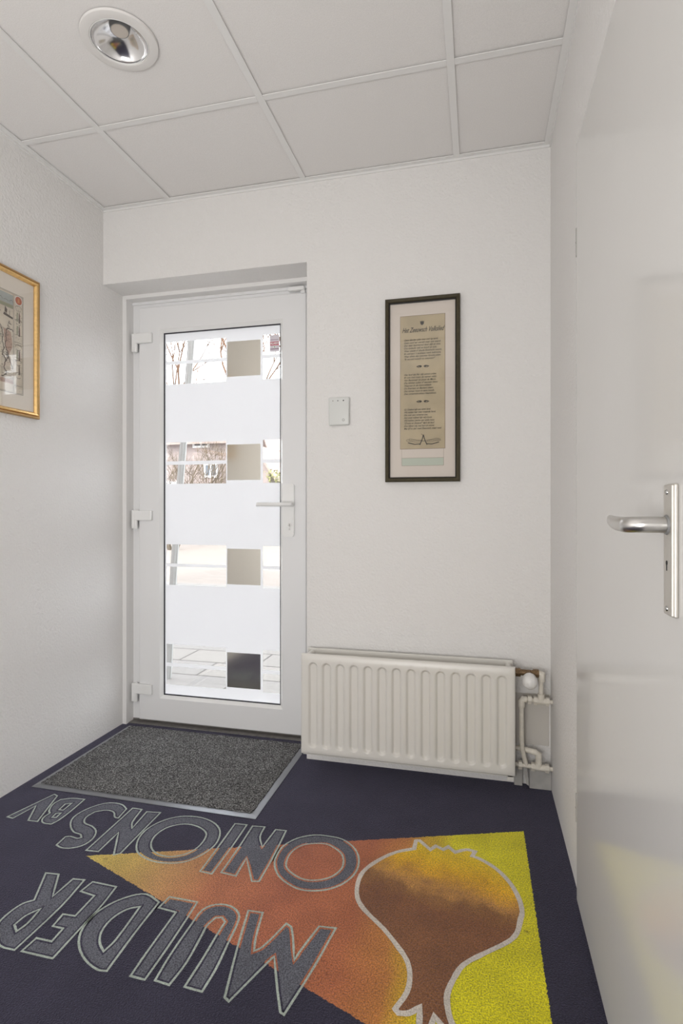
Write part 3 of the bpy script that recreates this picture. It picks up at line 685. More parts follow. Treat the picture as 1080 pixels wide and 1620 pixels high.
for x in (rx0 + 0.012, rx1 - 0.028):
    bm = nb(); tube(bm, [(x + 0.008 - ox, ry + 0.016 - oy, rz1 - 0.018 - oz), (x + 0.008 - ox, 2.175 - oy, rz1 - 0.018 - oz)], 0.0115, 14); obj('connection_block', bm, M['radiator'], rd, True)
bm = rbox(rx1 - 0.028, rx1 - 0.004, ry + 0.012, ry + 0.030, rz0 - 0.020, rz0 + 0.002, 0.002); obj('bracket_foot', bm, M['radiator'], rd)
for x in (-0.50, -0.06):
    bm = rbox(x, x + 0.03, 2.184, YB, rz0 + 0.04, rz1 - 0.05); obj('wall_bracket', bm, M['radiator'], rd)
# thermostatic valve on the radiator
PY = 2.150
tv = thing('radiator_valve', 'white thermostat knob on a brown valve at the upper right of the radiator', 'valve', (0.178, PY, 0.440))
bm = nb(); tube(bm, [(-0.060, 0, 0.000), (-0.030, 0, 0.0)], 0.0085, 16); tube(bm, [(-0.046, 0, 0), (-0.028, 0, 0)], 0.0160, 6); obj('union_nut', bm, M['brass'], tv)
bm = nb(); tube(bm, [(-0.03, 0, 0), (0.022, 0, 0)], 0.0110, 16); tube(bm, [(0, 0, 0), (0, -0.03, -0.010)], 0.0130, 16); tube(bm, [(0.016, 0, 0), (0.036, 0, 0)], 0.0155, 6); obj('valve_body', bm, M['brass'], tv)
bm = nb()
lathe(bm, [(0.0, -0.052), (0.012, -0.050), (0.021, -0.044), (0.0255, -0.034), (0.0265, -0.022), (0.024, -0.006), (0.018, 0.004), (0.0, 0.006)], 32, 'y', (0, 0, 0))
kn = obj('thermostat_knob', bm, M['knob'], tv, True); kn.location = (0.001, -0.018, -0.012); kn.rotation_euler = (math.radians(18), 0, 0)
# pipework
pw = thing('heating_pipes', 'cream painted heating pipes and fittings in the corner right of the radiator', 'pipes', (0.21, PY, 0))
def pt(x, z, y=PY): return (x - 0.21, y - PY, z)
bm = nb(); tube(bm, [pt(0.218, 0.436), pt(0.2215, 0.426), pt(0.2215, 0.35)], 0.0085, 14); obj('pipe', bm, M['pipe'], pw, True)
bm = nb(); tube(bm, [pt(0.212, 0.4400), pt(0.2235, 0.4400), pt(0.2230, 0.412)], [0.012, 0.014, 0.0125], 14); obj('elbow_fitting', bm, M['pipe'], pw, True)
bm = nb(); tube(bm, [pt(0.158, 0.3420), pt(0.2625, 0.3380)], 0.0078, 14); obj('pipe', bm, M['pipe'], pw, True)
bm = nb(); tube(bm, [pt(0.2215, 0.3405), pt(0.2215, 0.366)], 0.0125, 16); tube(bm, [pt(0.203, 0.3400), pt(0.240, 0.3385)], 0.0120, 16)
tube(bm, [pt(0.196, 0.3402), pt(0.207, 0.3400)], 0.0160, 6); tube(bm, [pt(0.238, 0.339), pt(0.250, 0.3385)], 0.0160, 6)
nut = nb(); tube(nut, [pt(0.175, 0.3412), pt(0.188, 0.3408)], 0.0160, 6); obj('compression_nut', nut, M['pipe'], pw)
obj('tee_fitting', bm, M['pipe'], pw, True)
bm = nb(); tube(bm, [pt(0.172, 0.3415), pt(0.158, 0.3415), pt(0.1535, 0.337), pt(0.1530, 0.312)], [0.0105, 0.012, 0.0125, 0.0115], 14); obj('elbow_fitting', bm, M['pipe'], pw, True)
bm = nb(); tube(bm, [pt(0.1530, 0.33), pt(0.1535, 0.20), pt(0.1555, 0.16), pt(0.162, 0.128), pt(0.170, 0.098)], 0.0085, 14); obj('pipe', bm, M['pipe'], pw, True)
bm = nb(); tube(bm, [pt(0.124, 0.0985), pt(0.2625, 0.0930)], 0.0080, 14); obj('pipe', bm, M['pipe'], pw, True)
nut = nb(); tube(nut, [pt(0.142, 0.0978), pt(0.155, 0.0974)], 0.0160, 6); obj('compression_nut', nut, M['pipe'], pw)
bm = nb(); tube(bm, [pt(0.187, 0.096), pt(0.199, 0.0955)], 0.0160, 6); tube(bm, [pt(0.197, 0.0955), pt(0.238, 0.0940)], 0.0120, 14); tube(bm, [pt(0.236, 0.094), pt(0.249, 0.0935)], 0.0160, 6)
tube(bm, [pt(0.213, 0.095), pt(0.213, 0.112)], 0.0125, 14)
obj('tee_fitting', bm, M['pipe'], pw, True)
bm = nb(); tube(bm, [pt(0.125, 0.152, PY + 0.02), pt(0.165, 0.150, PY + 0.015), pt(0.203, 0.149), pt(0.213, 0.143), pt(0.214, 0.110)], [0.0085, 0.009, 0.0115, 0.0125, 0.0110], 14); obj('elbow_fitting', bm, M['pipe'], pw, True)
bm = nb()
for a in ((0.157, 0.094, 0.171, 0.094, 0.180, 0.020, 0.170, 0.026),):
    prism = [(a[0] - 0.21, a[1]), (a[2] - 0.21, a[3]), (a[4] - 0.21, a[5]), (a[6] - 0.21, a[7])]
prism_xz(bm, prism, 0.006, 0.009); obj('pipe_bracket', bm, M['skirt_grey'], pw)
bm = nb(); box(bm, 0.1835, 0.2610, 2.178, 2.2125, 0.0005, 0.078, 0.002); box(bm, 0.13, 0.160, 2.190, 2.2125, 0.0005, 0.075, 0.002)
struct(obj('baseboard_back', bm, M['skirt_grey']), 'short grey board on the floor behind the pipes', 'baseboard')
bm = nb(); box(bm, 0.10, 0.2560, 2.2105, 2.2135, 0.152, 0.345, 0.0008)
struct(obj('trim_4', bm, pmat('patch_board', (0.62, 0.59, 0.55), 0.7)), 'smooth plaster patch panel behind the heating pipes', 'trim')

# ------------------------------------------------------------ wall sensor box
ts = thing('wall_thermostat', 'small white wall box with three dots between the door and the parchment picture', 'thermostat', (-0.5565, 2.2125, 1.4450))
bm = nb(); box(bm, -0.0435, 0.0435, -0.016, 0.0, -0.0580, 0.0580, 0.006, 3); obj('casing', bm, M['sensor'], ts, True)
for x, mt in ((-0.0245, 'skirt_grey'), (-0.0035, 'grey_dot'), (0.0200, 'dark')):
    bm = nb(); lathe(bm, [(0.0, -0.0007), (0.0026, -0.0005), (0.0028, 0.0)], 14, 'y', (x, -0.016, 0.0425)); obj('indicator', bm, M[mt], ts, True)
bm = nb(); lathe(bm, [(0.0032, -0.0006), (0.0055, -0.0006), (0.0055, 0.0)], 20, 'y', (0.0200, -0.016, -0.0370)); obj('button_ring', bm, M['skirt_grey'], ts)

# ------------------------------------------------------------ parchment picture on the back wall
pf = thing('framed_parchment', 'tall narrow dark olive frame holding a parchment song text above the radiator', 'picture', (-0.2170, 2.2125, 1.1520))
W2, HH = 0.1465, 0.7295
bm = nb(); rect_ring(bm, -W2, W2, 0, HH, [(0, 0), (0, -0.020), (0.004, -0.024), (0.0125, -0.022), (0.0150, -0.017), (0.0150, 0)]); fr = obj('frame', bm, M['olive_frame'], pf)
bm = nb(); rect_ring(bm, -W2, W2, 0, HH, [(0.0149, -0.0185), (0.0185, -0.0160), (0.0185, -0.004), (0.0149, -0.004)]); obj('inner_lip', bm, M['black_frame'], pf)
bm = nb(); box(bm, -W2 + 0.012, W2 - 0.012, -0.006, -0.001, 0.012, HH - 0.012); obj('mount_board', bm, M['mat_board'], pf)
def pz(z): return z - 1.152
def px(x): return x + 0.217
bm = nb(); rect_ring(bm, px(-0.3055), px(-0.1275), pz(1.2825), pz(1.8135), [(0, -0.0061), (0.0018, -0.0069), (0.0018, -0.006), (0, -0.006)]); obj('mount_bevel', bm, M['mat_line'], pf)
bm = nb(); box(bm, px(-0.3040), px(-0.1290), -0.0068, -0.0058, pz(1.2840), pz(1.8120)); pa = obj('parchment', bm, M['parchment'], pf)
bm = nb(); rect_ring(bm, px(-0.2995), px(-0.1335), pz(1.2160), pz(1.2475), [(0, -0.0063), (0.0010, -0.0063), (0.0010, -0.006), (0, -0.006)])
box(bm, px(-0.2995), px(-0.2988), -0.0063, -0.006, pz(1.2475), pz(1.2825)); box(bm, px(-0.1342), px(-0.1335), -0.0063, -0.006, pz(1.2475), pz(1.2825)); obj('mount_line', bm, M['mat_line'], pf)
bm = nb(); box(bm, px(-0.2985), px(-0.1345), -0.0062, -0.0058, pz(1.2170), pz(1.2465)); obj('caption_strip', bm, M['pale_green'], pf)
yt = -0.0072
text_mesh('title_text', 'Het Zeeuwsch Volkslied', 0.0270, 0.55, M['ink'], pa, (px(-0.2980), yt, pz(1.7470)), width=0.168, bold=0.0004)
V1 = "Geen dierder plek voor ons op aard,\nGeen oord ter wereld meer ons waard,\nDan waar beschermd door dijk en duin,\nOns toelacht veld en bosch en tuin;\nWaar steeds d' aloude Eendracht woont,\nEn welvaart 's landmans werk bekroont,\nWaar klinkt des Leeuwen forsche stem:\n\"Ik worstel moedig en ontzwem!\""
V2 = "Het land dat fier zijn zonen prijst,\nEn ons met roem de namen wijst,\nVan Bestevaer en Joost de Moor,\nDie blinken zullen d' eeuwen door;\nWaarvan in de historiebladn\nDe Evertsen en Bankert staan,\nDat immer hoog in eere houdt,\nDen onverschrokken Naerebout."
V3 = "Gij Zeeland zijt ons eigen land,\nWij dulden hier geen vreemde hand,\nDie over ons regeeren zou,\nAan onze vrijheid zijn wij trouw.\nWij hebben slechts een enkle keus:\n\"Oranje en Zeeland!\" dat's de leus!\nZoo blijven wij, met hart en mond,\nMet lijf en ziel: goed Zeeuwsch, goed rond."
for body, z, wd in ((V1, 1.7135, 0.148), (V2, 1.5755, 0.134), (V3, 1.4370, 0.148)):
    text_mesh('verse_text', body, 0.0098, 0.42, M['ink'], pa, (px(-0.2900), yt, pz(z)), width=wd, line=1.11, bold=0.00016)
def onpic(u, v): return (u, yt, v)
for z in (1.6096, 1.4705):
    bm = nb()
    for s in (-1, 1):
        cx = px(-0.2153) + s * 0.0135
        flat_poly(bm, [[(cx - s * 0.011, pz(z) + 0.001), (cx - s * 0.004, pz(z) + 0.0048), (cx + s * 0.005, pz(z) + 0.0035), (cx + s * 0.013, pz(z) - 0.000), (cx + s * 0.004, pz(z) - 0.0048), (cx - s * 0.006, pz(z) - 0.0042)],
                       [(cx - s * 0.004, pz(z) - 0.0028), (cx + s * 0.003, pz(z) - 0.0025), (cx + s * 0.008, pz(z) + 0.000), (cx + s * 0.001, pz(z) - 0.0005)]], onpic)
    obj('ornament', bm, M['ink'], pa)
bm = nb(); c0 = (px(-0.2178), pz(1.7816))
flat_poly(bm, [[(c0[0] - .008, c0[1] + .008), (c0[0] - .003, c0[1] + .0055), (c0[0], c0[1] + .010), (c0[0] + .003, c0[1] + .0055), (c0[0] + .008, c0[1] + .008), (c0[0] + .0065, c0[1] - .004), (c0[0], c0[1] - .0095), (c0[0] - .0065, c0[1] - .004)]], onpic)
obj('crest', bm, M['ink'], pa)
bm = nb(); cx, cz = px(-0.2128), pz(1.3165)
ribbon(bm, [(cx - .014, cz - .018), (cx - .004, cz + .006), (cx, cz + .022)], 0.0036, onpic, closed=False)
ribbon(bm, [(cx + .014, cz - .018), (cx + .004, cz + .006), (cx, cz + .022)], 0.0036, onpic, closed=False)
ribbon(bm, [(cx - .009, cz + .026), (cx, cz + .019), (cx + .002, cz + .024)], 0.0014, onpic, closed=False)
ribbon(bm, [(cx - .009, cz - .003), (cx + .009, cz - .003)], 0.0020, onpic, closed=False)
for s in (-1, 1):
    ribbon(bm, [(cx + s * .010, cz + .000), (cx + s * .025, cz + .0015), (cx + s * .040, cz + .0045), (cx + s * .052, cz + .007), (cx + s * .066, cz + .003)], 0.0012, onpic, closed=False)
    ribbon(bm, [(cx + s * .012, cz - .006), (cx + s * .030, cz - .007), (cx + s * .048, cz - .003), (cx + s * .066, cz - .002), (cx + s * .067, cz + .003)], 0.0012, onpic, closed=False)
    ribbon(bm, [(cx + s * .013, cz - .014), (cx + s * .034, cz - .0155), (cx + s * .061, cz - .0085)], 0.0034, onpic, closed=False)
    for k in range(7):
        x = cx + s * (.014 + k * .0072); zc = cz - .0015 + .0005 * k
        ribbon(bm, [(x, zc - .0022), (x + .0015, zc + .0026), (x + .003, zc - .0015), (x + .0045, zc + .002)], 0.0011, onpic, closed=False)
obj('emblem', bm, M['ink'], pa)
bm = nb(); box(bm, -W2 + 0.014, W2 - 0.014, -0.0125, -0.0105, 0.014, HH - 0.014); obj('glass', bm, M['picture_glass'], pf)

# ------------------------------------------------------------ old map in the gold frame on the left wall (local x runs along +Y)
gm = thing('framed_map', 'antique map with red medallion in a gold frame on the left wall', 'picture', (XL + 0.0005, 1.526, 1.3940), PI / 2)
MW, MH = 0.292, 0.5350
bm = nb(); rect_ring(bm, -MW, MW, 0, MH, [(0, 0), (0, -0.012), (0.003, -0.016), (0.008, -0.016), (0.010, -0.0125), (0.010, 0)]); obj('outer_moulding', bm, M['gold_dark'], gm)
bm = nb(); rect_ring(bm, -MW, MW, 0, MH, [(0.0095, 0), (0.0095, -0.013), (0.013, -0.0195), (0.019, -0.0175), (0.024, -0.010), (0.024, 0)]); obj('inner_moulding', bm, M['gold'], gm)
bm = nb(); box(bm, -MW + 0.02, MW - 0.02, -0.006, -0.001, 0.02, MH - 0.02); obj('mount_board', bm, M['map_board'], gm)
PW0, PW1, PZ0, PZ1 = -0.217, 0.217, 0.0790, 0.4495
bm = nb(); box(bm, PW0, PW1, -0.0066, -0.0058, PZ0, PZ1); mp = obj('map_print', bm, M['map_paper'], gm)
def onmap(d=0.0): return lambda u, v: (u, -0.0067 - 0.0002 - d, v)
bm = nb()
rect_ring(bm, PW0, PW1, PZ0, PZ1, [(0, -0.0069), (0.0012, -0.0069), (0.0012, -0.0067), (0, -0.0067)])
rect_ring(bm, PW0 + .004, PW1 - .004, PZ0 + .004, PZ1 - .004, [(0, -0.0069), (0.0007, -0.0069), (0.0007, -0.0067), (0, -0.0067)])
for x in (0.171, 0.174, -0.171, -0.174): ribbon(bm, [(x, PZ0 + .004), (x, PZ1 - .004)], 0.0008, onmap(), closed=False)
for z in (0.128, 0.132, 0.390, 0.403): ribbon(bm, [(-0.171, z), (0.171, z)], 0.0008, onmap(), closed=False)
for z in (0.355, 0.300, 0.272, 0.262, 0.215, 0.205, 0.160, 0.110):
    for s in (-1, 1): ribbon(bm, [(s * 0.176, z), (s * 0.212, z)], 0.0011, onmap(), closed=False)
for zc in (0.400, 0.350, 0.255, 0.198, 0.150):
    for s in (-1, 1):
        ribbon(bm, [(s * 0.195 + 0.014 * math.cos(a), zc + 0.010 * math.sin(a)) for a in [PI * k / 10 for k in range(11)]], 0.0012, onmap(), closed=False)
        ribbon(bm, [(s * 0.195 + 0.010 * math.cos(a), zc - 0.006 + 0.005 * math.sin(a)) for a in [PI * (1 + k / 8) for k in range(9)]], 0.0010, onmap(), closed=False)
for s in (-1, 1):
    for zc in (0.372, 0.322, 0.232, 0.178):
        flat_poly(bm, [smooth_loop([(s * 0.1975 - .002, zc - .026), (s * 0.1975 + .004, zc - .026), (s * 0.1975 + .003, zc - .004), (s * 0.1975 + .0015, zc + .014), (s * 0.1975 - .001, zc + .012)])], onmap(0.0003))
    for k in range(60):
        x, z = s * rng.uniform(.178, .210), rng.uniform(.09, .41)
        ribbon(bm, [(x, z), (x + rng.uniform(-.005, .005), z + rng.uniform(-.004, .004))], 0.0010, onmap(0.0003), closed=False)
obj('border_lines', bm, M['map_ink'], mp)
bm = nb()
flat_poly(bm, [[(-0.170, 0.391), (0.170, 0.391), (0.170, 0.402), (-0.170, 0.402)]], onmap()); 
for zc in (0.372, 0.322, 0.232):
    flat_poly(bm, [[(0.186, zc - .022), (0.192, zc - .022), (0.193, zc + .012), (0.187, zc + .012)]], onmap())
flat_poly(bm, [smooth_loop([(0.000, 0.30), (0.030, 0.330), (0.070, 0.322), (0.100, 0.296), (0.090, 0.250), (0.050, 0.230), (0.01, 0.25)])], onmap())
obj('green_wash', bm, M['map_green'], mp)
bm = nb()
for zc in (0.372, 0.322, 0.232):
    flat_poly(bm, [[(0.198, zc - .022), (0.204, zc - .024), (0.203, zc + .006), (0.199, zc + .010)]], onmap())
flat_poly(bm, [smooth_loop([(0.128, 0.310), (0.160, 0.302), (0.166, 0.250), (0.150, 0.215), (0.135, 0.245)])], onmap())
flat_poly(bm, [[(-0.170, 0.112), (0.170, 0.112), (0.170, 0.127), (-0.170, 0.127)]], onmap())
obj('pink_wash', bm, M['map_pink'], mp)
bm = nb(); flat_poly(bm, [[(-0.170, 0.404), (0.170, 0.404), (0.170, 0.440), (-0.170, 0.440)]], onmap()); obj('blue_wash', bm, M['map_blue'], mp)
bm = nb(); mr_ = random.Random(11)
def wobble(pts, amp=0.0022, sub=6):
    base = smooth_loop(pts, closed=False, sub=sub, limit=90) + [pts[-1]]
    return [(x + mr_.uniform(-amp, amp), z + mr_.uniform(-amp, amp)) for x, z in base]
coast = [[(0.112, 0.318), (0.124, 0.290), (0.123, 0.262), (0.129, 0.236), (0.123, 0.215), (0.137, 0.196), (0.131, 0.170), (0.140, 0.145), (0.12, 0.134)],
         [(0.171, 0.305), (0.150, 0.312), (0.141, 0.305), (0.139, 0.270), (0.135, 0.245), (0.148, 0.222), (0.150, 0.205), (0.163, 0.180), (0.168, 0.165)],
         [(0.112, 0.318), (0.080, 0.335), (0.050, 0.325), (0.020, 0.338), (-0.02, 0.330), (-0.06, 0.35), (-0.10, 0.325), (-0.14, 0.333)],
         [(0.06, 0.20), (0.08, 0.23), (0.07, 0.27), (0.03, 0.28), (0.00, 0.25), (0.02, 0.21), (0.06, 0.20)],
         [(-0.02, 0.20), (-0.06, 0.23), (-0.12, 0.22), (-0.14, 0.18), (-0.09, 0.16), (-0.02, 0.20)],
         [(0.14, 0.225), (0.145, 0.205), (0.138, 0.190)], [(0.10, 0.145), (0.06, 0.160), (0.02, 0.15), (-0.04, 0.14), (-0.10, 0.145)]]
for c_ in coast: ribbon(bm, wobble(c_), 0.0032, onmap(0.0002), closed=False)
for k in range(520):
    x, z = mr_.uniform(-0.165, 0.165), mr_.uniform(0.135, 0.315)
    ribbon(bm, [(x, z), (x + mr_.uniform(-.006, .006), z + mr_.uniform(-.003, .003)), (x + mr_.uniform(0.002, .009), z + mr_.uniform(-.002, .002))], 0.0010, onmap(0.0002), closed=False)
# ships and birds in the sea
for (x, z, s) in ((0.146, 0.368, 1.0), (0.10, 0.375, 0.6), (0.02, 0.36, 0.9), (0.155, 0.335, 0.35), (0.150, 0.322, 0.3), (-0.08, 0.37, 0.8)):
    flat_poly(bm, [[(x - .020 * s, z - .010 * s), (x + .022 * s, z - .017 * s), (x + .024 * s, z - .010 * s), (x + .004 * s, z - .006 * s), (x - .016 * s, z + .000)]], onmap(0.0002))
    flat_poly(bm, [[(x - .014 * s, z + .002 * s), (x - .004 * s, z - .002 * s), (x - .002 * s, z + .012 * s), (x - .012 * s, z + .022 * s)]], onmap(0.0002))
    ribbon(bm, [(x + .008 * s, z - .008 * s), (x + .008 * s, z + .012 * s)], 0.0016 * s, onmap(0.0002), closed=False)
for k in range(14):
    x = -0.16 + k * 0.024; ribbon(bm, [(x, 0.413), (x + .012, 0.417 + .004 * (k % 2)), (x + .02, 0.412)], 0.0012, onmap(0.0002), closed=False)
    ribbon(bm, [(x, 0.116), (x + .010, 0.122), (x + .018, 0.117)], 0.0012, onmap(0.0002), closed=False)
obj('map_drawing', bm, M['map_ink'], mp)
for s in (-1, 1):
    bm = nb(); flat_poly(bm, [ellipse(s * 0.1950, 0.4290, 0.0178, 0.0178, 28)], onmap(0.0002)); flat_poly(bm, [ellipse(s * 0.1950, 0.4290, 0.0178, 0.0178, 28)], onmap(0.0002)) if False else None
    obj('medallion_rim', bm, M['white'], mp)
    bm = nb(); flat_poly(bm, [ellipse(s * 0.1950, 0.4290, 0.0152, 0.0152, 28)], onmap(0.0004)); me_ = obj('medallion', bm, M['medal'], mp)
    bm = nb(); flat_poly(bm, [[(s * 0.195 - .0045, 0.4215), (s * 0.195 + .0045, 0.4215), (s * 0.195 + .0035, 0.434), (s * 0.195, 0.4375), (s * 0.195 - .0035, 0.434)]], onmap(0.0006)); obj('medallion_figure', bm, M['medal2'], me_)
bm = nb(); box(bm, -MW + 0.0225, MW - 0.0225, -0.0098, -0.0085, 0.0225, MH - 0.0225); obj('glass', bm, M['picture_glass'], gm)

# ------------------------------------------------------------ recessed downlight
dl = thing('recessed_downlight', 'round white recessed ceiling downlight with shiny reflector bowl', 'ceiling light', (LX, LY, H))
bm = nb(); lathe(bm, [(0.0805, 0.004), (0.0805, -0.0015), (0.083, -0.0045), (0.100, -0.0050), (0.107, -0.0030), (0.1085, 0.0), (0.1085, 0.0035)], 72, 'z'); obj('trim_ring', bm, M['lamp_ring'], dl, True)
bm = nb(); lathe(bm, [(0.0815, -0.0022), (0.0808, -0.0040), (0.0792, -0.0042), (0.0785, -0.0025)], 72, 'z', close=False); obj('bright_rim', bm, M['white'], dl, True)
prof = []
for k in range(25):
    t = k / 24; h = 0.038 * t; prof.append((0.0280 + (0.0788 - 0.0280) * (1 - t ** 1.5) ** 0.7 if t < 1 else 0.0280, h))
bm = nb(); lathe(bm, prof, 72, 'z'); 
for f_ in bm.faces: f_.normal_flip()
obj('reflector', bm, M['chrome'], dl, True)
bm = nb(); lathe(bm, [(0.0, 0.0285), (0.018, 0.0288), (0.0235, 0.0298), (0.0245, 0.0320), (0.0245, 0.042)], 40, 'z'); obj('diffuser', bm, M['led'], dl, True)
bm = nb(); lathe(bm, [(0.0246, 0.0310), (0.0262, 0.0310), (0.0285, 0.042)], 40, 'z'); obj('diffuser_ring', bm, M['grey_dot'], dl, True)
bm = nb(); lathe(bm, [(0.0, 0.100), (0.082, 0.100), (0.083, 0.0045)], 40, 'z'); obj('lamp_housing', bm, M['grey_dot'], dl, True)

# ------------------------------------------------------------ outside: paving, road, houses, bare trees
bm = nb(); box(bm, -30, 12, 2.50, 7.3, -0.30, -0.05); struct(obj('ground', bm, M['pavers']), 'large grey paving slabs outside the entrance door', 'paving')
bm = nb(); box(bm, -40, 20, 7.3, 17.0, -0.30, -0.055); struct(obj('driveway', bm, M['clinker']), 'sunlit sand coloured brick paving beyond the slabs', 'paving')
bm = nb(); box(bm, -90, 60, 17.0, 90, -0.30, -0.06); struct(obj('road', bm, M['asphalt']), 'grey street in front of the houses', 'road')
bm = nb(); tube(bm, [(-1.9455, 3.2, -0.05), (-1.9400, 3.2, 0.0), (-1.8995, 3.2, 0.684), (-1.8452, 3.2, 1.334), (-1.7781, 3.2, 2.091), (-1.7230, 3.2, 2.60)], 0.020, 16)
for s in (-1, 1): tube(bm, [(-1.9455 + s * .019, 3.192, -0.05), (-1.8995 + s * .019, 3.192, 0.684), (-1.8452 + s * .019, 3.192, 1.334), (-1.7781 + s * .019, 3.192, 2.091), (-1.7230 + s * .019, 3.192, 2.60)], 0.0045, 8)
tag(obj('leaning_post', bm, M['post'], None, True), 'slim grey post leaning outside behind the left of the door glass', 'post')

def window(parent, x0, x1, y, z0, z1, mull=1):
    bm = nb(); rect_ring(bm, x0, x1, z0, z1, [(0, y), (0, y - 0.06), (0.09, y - 0.06), (0.09, y)])
    for k in range(1, mull + 1):
        xm = x0 + (x1 - x0) * k / (mull + 1); box(bm, xm - 0.04, xm + 0.04, y - 0.055, y, z0, z1)
    f_ = obj('window', bm, M['house_white'], parent)
    bm = nb(); box(bm, x0 + 0.08, x1 - 0.08, y - 0.02, y - 0.01, z0 + 0.08, z1 - 0.08); obj('pane', bm, M['house_glass'], f_)
def house(name, label, x0, x1, y0, y1, eave, ridge, wins, along='x', door=None, chim=None):
    h = thing(name, label, 'house', ((x0 + x1) / 2, y0, -0.06)); h.location = (0, 0, 0)
    bm = nb()
    if along == 'x': prof = [(y0, -0.1), (y1, -0.1), (y1, eave), ((y0 + y1) / 2, ridge - 0.12), (y0, eave)]; mk = lambda a, p: (a, p[0], p[1]); r0, r1 = x0, x1
    else: prof = [(x0, -0.1), (x1, -0.1), (x1, eave), ((x0 + x1) / 2, ridge - 0.12), (x0, eave)]; mk = lambda a, p: (p[0], a, p[1]); r0, r1 = y0, y1
    A = [bm.verts.new(mk(r0, p)) for p in prof]; B = [bm.verts.new(mk(r1, p)) for p in prof]
    bm.faces.new(A); bm.faces.new(list(reversed(B)))
    for k in range(5): bm.faces.new([A[k], A[(k + 1) % 5], B[(k + 1) % 5], B[k]])
    bmesh.ops.recalc_face_normals(bm, faces=bm.faces[:]); obj('brick_wall', bm, M['brick'], h)
    a0, a1 = (y0, y1) if along == 'x' else (x0, x1); mid = (a0 + a1) / 2; bm = nb()
    sl = (ridge - eave) / (mid - a0)
    sec = [(a0 - 0.35, eave - 0.35 * sl), (mid, ridge), (a1 + 0.35, eave - 0.35 * sl), (a1 + 0.35, eave - 0.35 * sl + 0.16), (mid, ridge + 0.18), (a0 - 0.35, eave - 0.35 * sl + 0.16)]
    A = [bm.verts.new(mk(r0 - 0.25, p)) for p in sec]; B = [bm.verts.new(mk(r1 + 0.25, p)) for p in sec]
    bm.faces.new(A); bm.faces.new(list(reversed(B)))
    for k in range(6): bm.faces.new([A[k], A[(k + 1) % 6], B[(k + 1) % 6], B[k]])
    bmesh.ops.recalc_face_normals(bm, faces=bm.faces[:]); obj('roof', bm, M['roof'], h)
    for wdat in wins: window(h, *wdat)
    if door:
        bm = nb(); box(bm, door[0], door[1], y0 - 0.05, y0 + 0.02, -0.06, 2.2); obj('front_door', bm, M['house_white'], h)
    if chim:
        bm = nb(); box(bm, chim[0], chim[0] + 0.6, chim[1], chim[1] + 0.6, ridge - 0.6, ridge + 0.7, 0.02); obj('chimney', bm, M['brick'], h)
    return h
house('brick_house', 'pink brick house with brown roof seen through the left of the door glass', -22.0, -10.6, 22.0, 26.0, 4.15, 6.2,
      [(-11.62, -10.95, 22.0, 2.35, 2.98, 1), (-12.15, -11.35, 22.0, 3.66, 4.02, 1), (-16.5, -14.6, 22.0, 0.9, 2.3, 2)], door=(-13.6, -12.6))
house('brick_garage', 'low pink brick garage with sloping roof right of the larger brick house', -10.0, -8.75, 22.4, 26.0, 2.7, 3.6, [], along='y')
house('brick_house', 'narrow pink brick house with white framed window at the right edge of the door glass', -10.75, -5.2, 27.0, 33.0, 4.1, 6.6,
      [(-10.25, -9.25, 27.0, 1.5, 3.0, 1), (-8.4, -7.0, 27.0, 1.0, 2.5, 1)], chim=(-7.0, 30.5), door=(-6.6, -5.7))

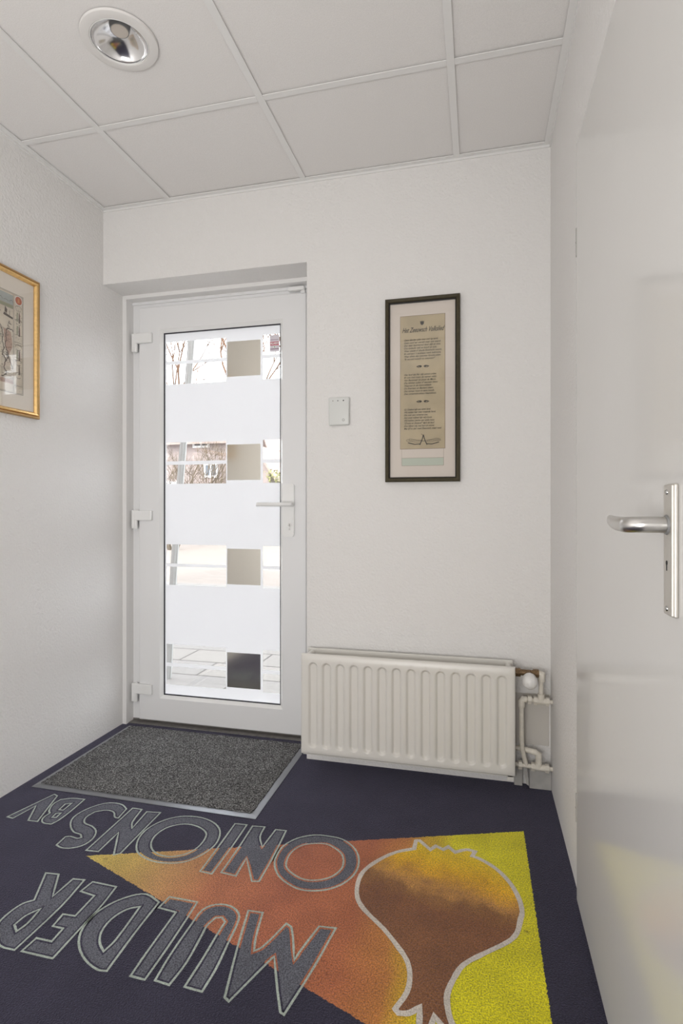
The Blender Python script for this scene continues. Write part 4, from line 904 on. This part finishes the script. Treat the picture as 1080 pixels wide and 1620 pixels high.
def branch(bm, p, d, length, r, depth, rg, n=5):
    pts = [p]; cur = p; dd = d.copy(); k = 3
    for i in range(k):
        dd = (dd + Vector((rg.uniform(-.14, .14), rg.uniform(-.14, .14), rg.uniform(-.04, .12)))).normalized()
        cur = cur + dd * length / k; pts.append(cur)
    tube(bm, pts, [r * (1 - 0.35 * i / k) for i in range(k + 1)], n, cap=False)
    if depth == 0: return
    for c_ in range(rg.choice((2, 3, 3))):
        base = pts[rg.choice((2, 3, 3))]; a = rg.uniform(0, 2 * PI); sp = rg.uniform(0.35, 0.75)
        side = dd.cross(Vector((math.cos(a), math.sin(a), 0.3))).normalized()
        branch(bm, base, (dd + side * sp + Vector((0, 0, 0.12))).normalized(), length * rg.uniform(0.62, 0.82), r * 0.66, depth - 1, rg, max(3, n - 1))
def tree(label, x, y, h, seed, r=0.13, lean=0.0, group='bare trees beyond the street'):
    rg = random.Random(seed); bm = nb()
    branch(bm, Vector((x, y, -0.1)), Vector((lean, 0, 1)).normalized(), h * 0.36, r * 0.95, 6, rg, 7)
    tag(obj('bare_tree', bm, M['bark'], None, True), label, 'tree', group)
tree('bare tree above the pink brick house, at the left edge of the door glass', -10.9, 17.2, 9.8, 3)
tree('bare tree rising above the middle of the door glass, left of the top mirrored square', -17.6, 38.0, 19.0, 5, 0.24)
tree('small bare tree with fine twigs right of the top mirrored square, behind the alarm sticker', -5.6, 17.5, 8.6, 9, 0.10)
def shrub(label, x, y, h, seed):
    rg = random.Random(seed); bm = nb()
    for k in range(9):
        a = rg.uniform(0, 2 * PI); branch(bm, Vector((x + .12 * math.cos(a), y + .12 * math.sin(a), -0.06)), Vector((math.cos(a) * .35, math.sin(a) * .35, 1)).normalized(), h * 0.40, 0.026, 4, rg, 4)
    tag(obj('leafless_shrub', bm, M['twig']), label, 'shrub', 'leafless shrubs before the brick house')
shrub('leafless brown shrub left of the leaning post before the brick house', -7.75, 13.0, 2.7, 21)
shrub('leafless brown shrub right of the leaning post before the brick house', -8.75, 16.6, 3.0, 22)
bm = nb(); rg = random.Random(4)
for k in range(900):
    a = rg.uniform(0, 2 * PI); rr = rg.uniform(0, 0.6); p = Vector((-7.9 + rr * math.cos(a), 21.0 + rr * math.sin(a), -0.06 + 2.6 * rg.random() ** 0.8))
    s = 0.07; v = [Vector((rg.uniform(-s, s), rg.uniform(-s, s), rg.uniform(-s, s))) for _ in range(3)]
    bm.faces.new([bm.verts.new(p + q_) for q_ in v])
tube(bm, [(-7.9, 21.0, -0.1), (-7.9, 21.0, 2.2)], 0.04, 6)
tag(obj('evergreen_shrub', bm, M['hedge']), 'yellow-green leafy shrub beside the narrow brick house', 'shrub')
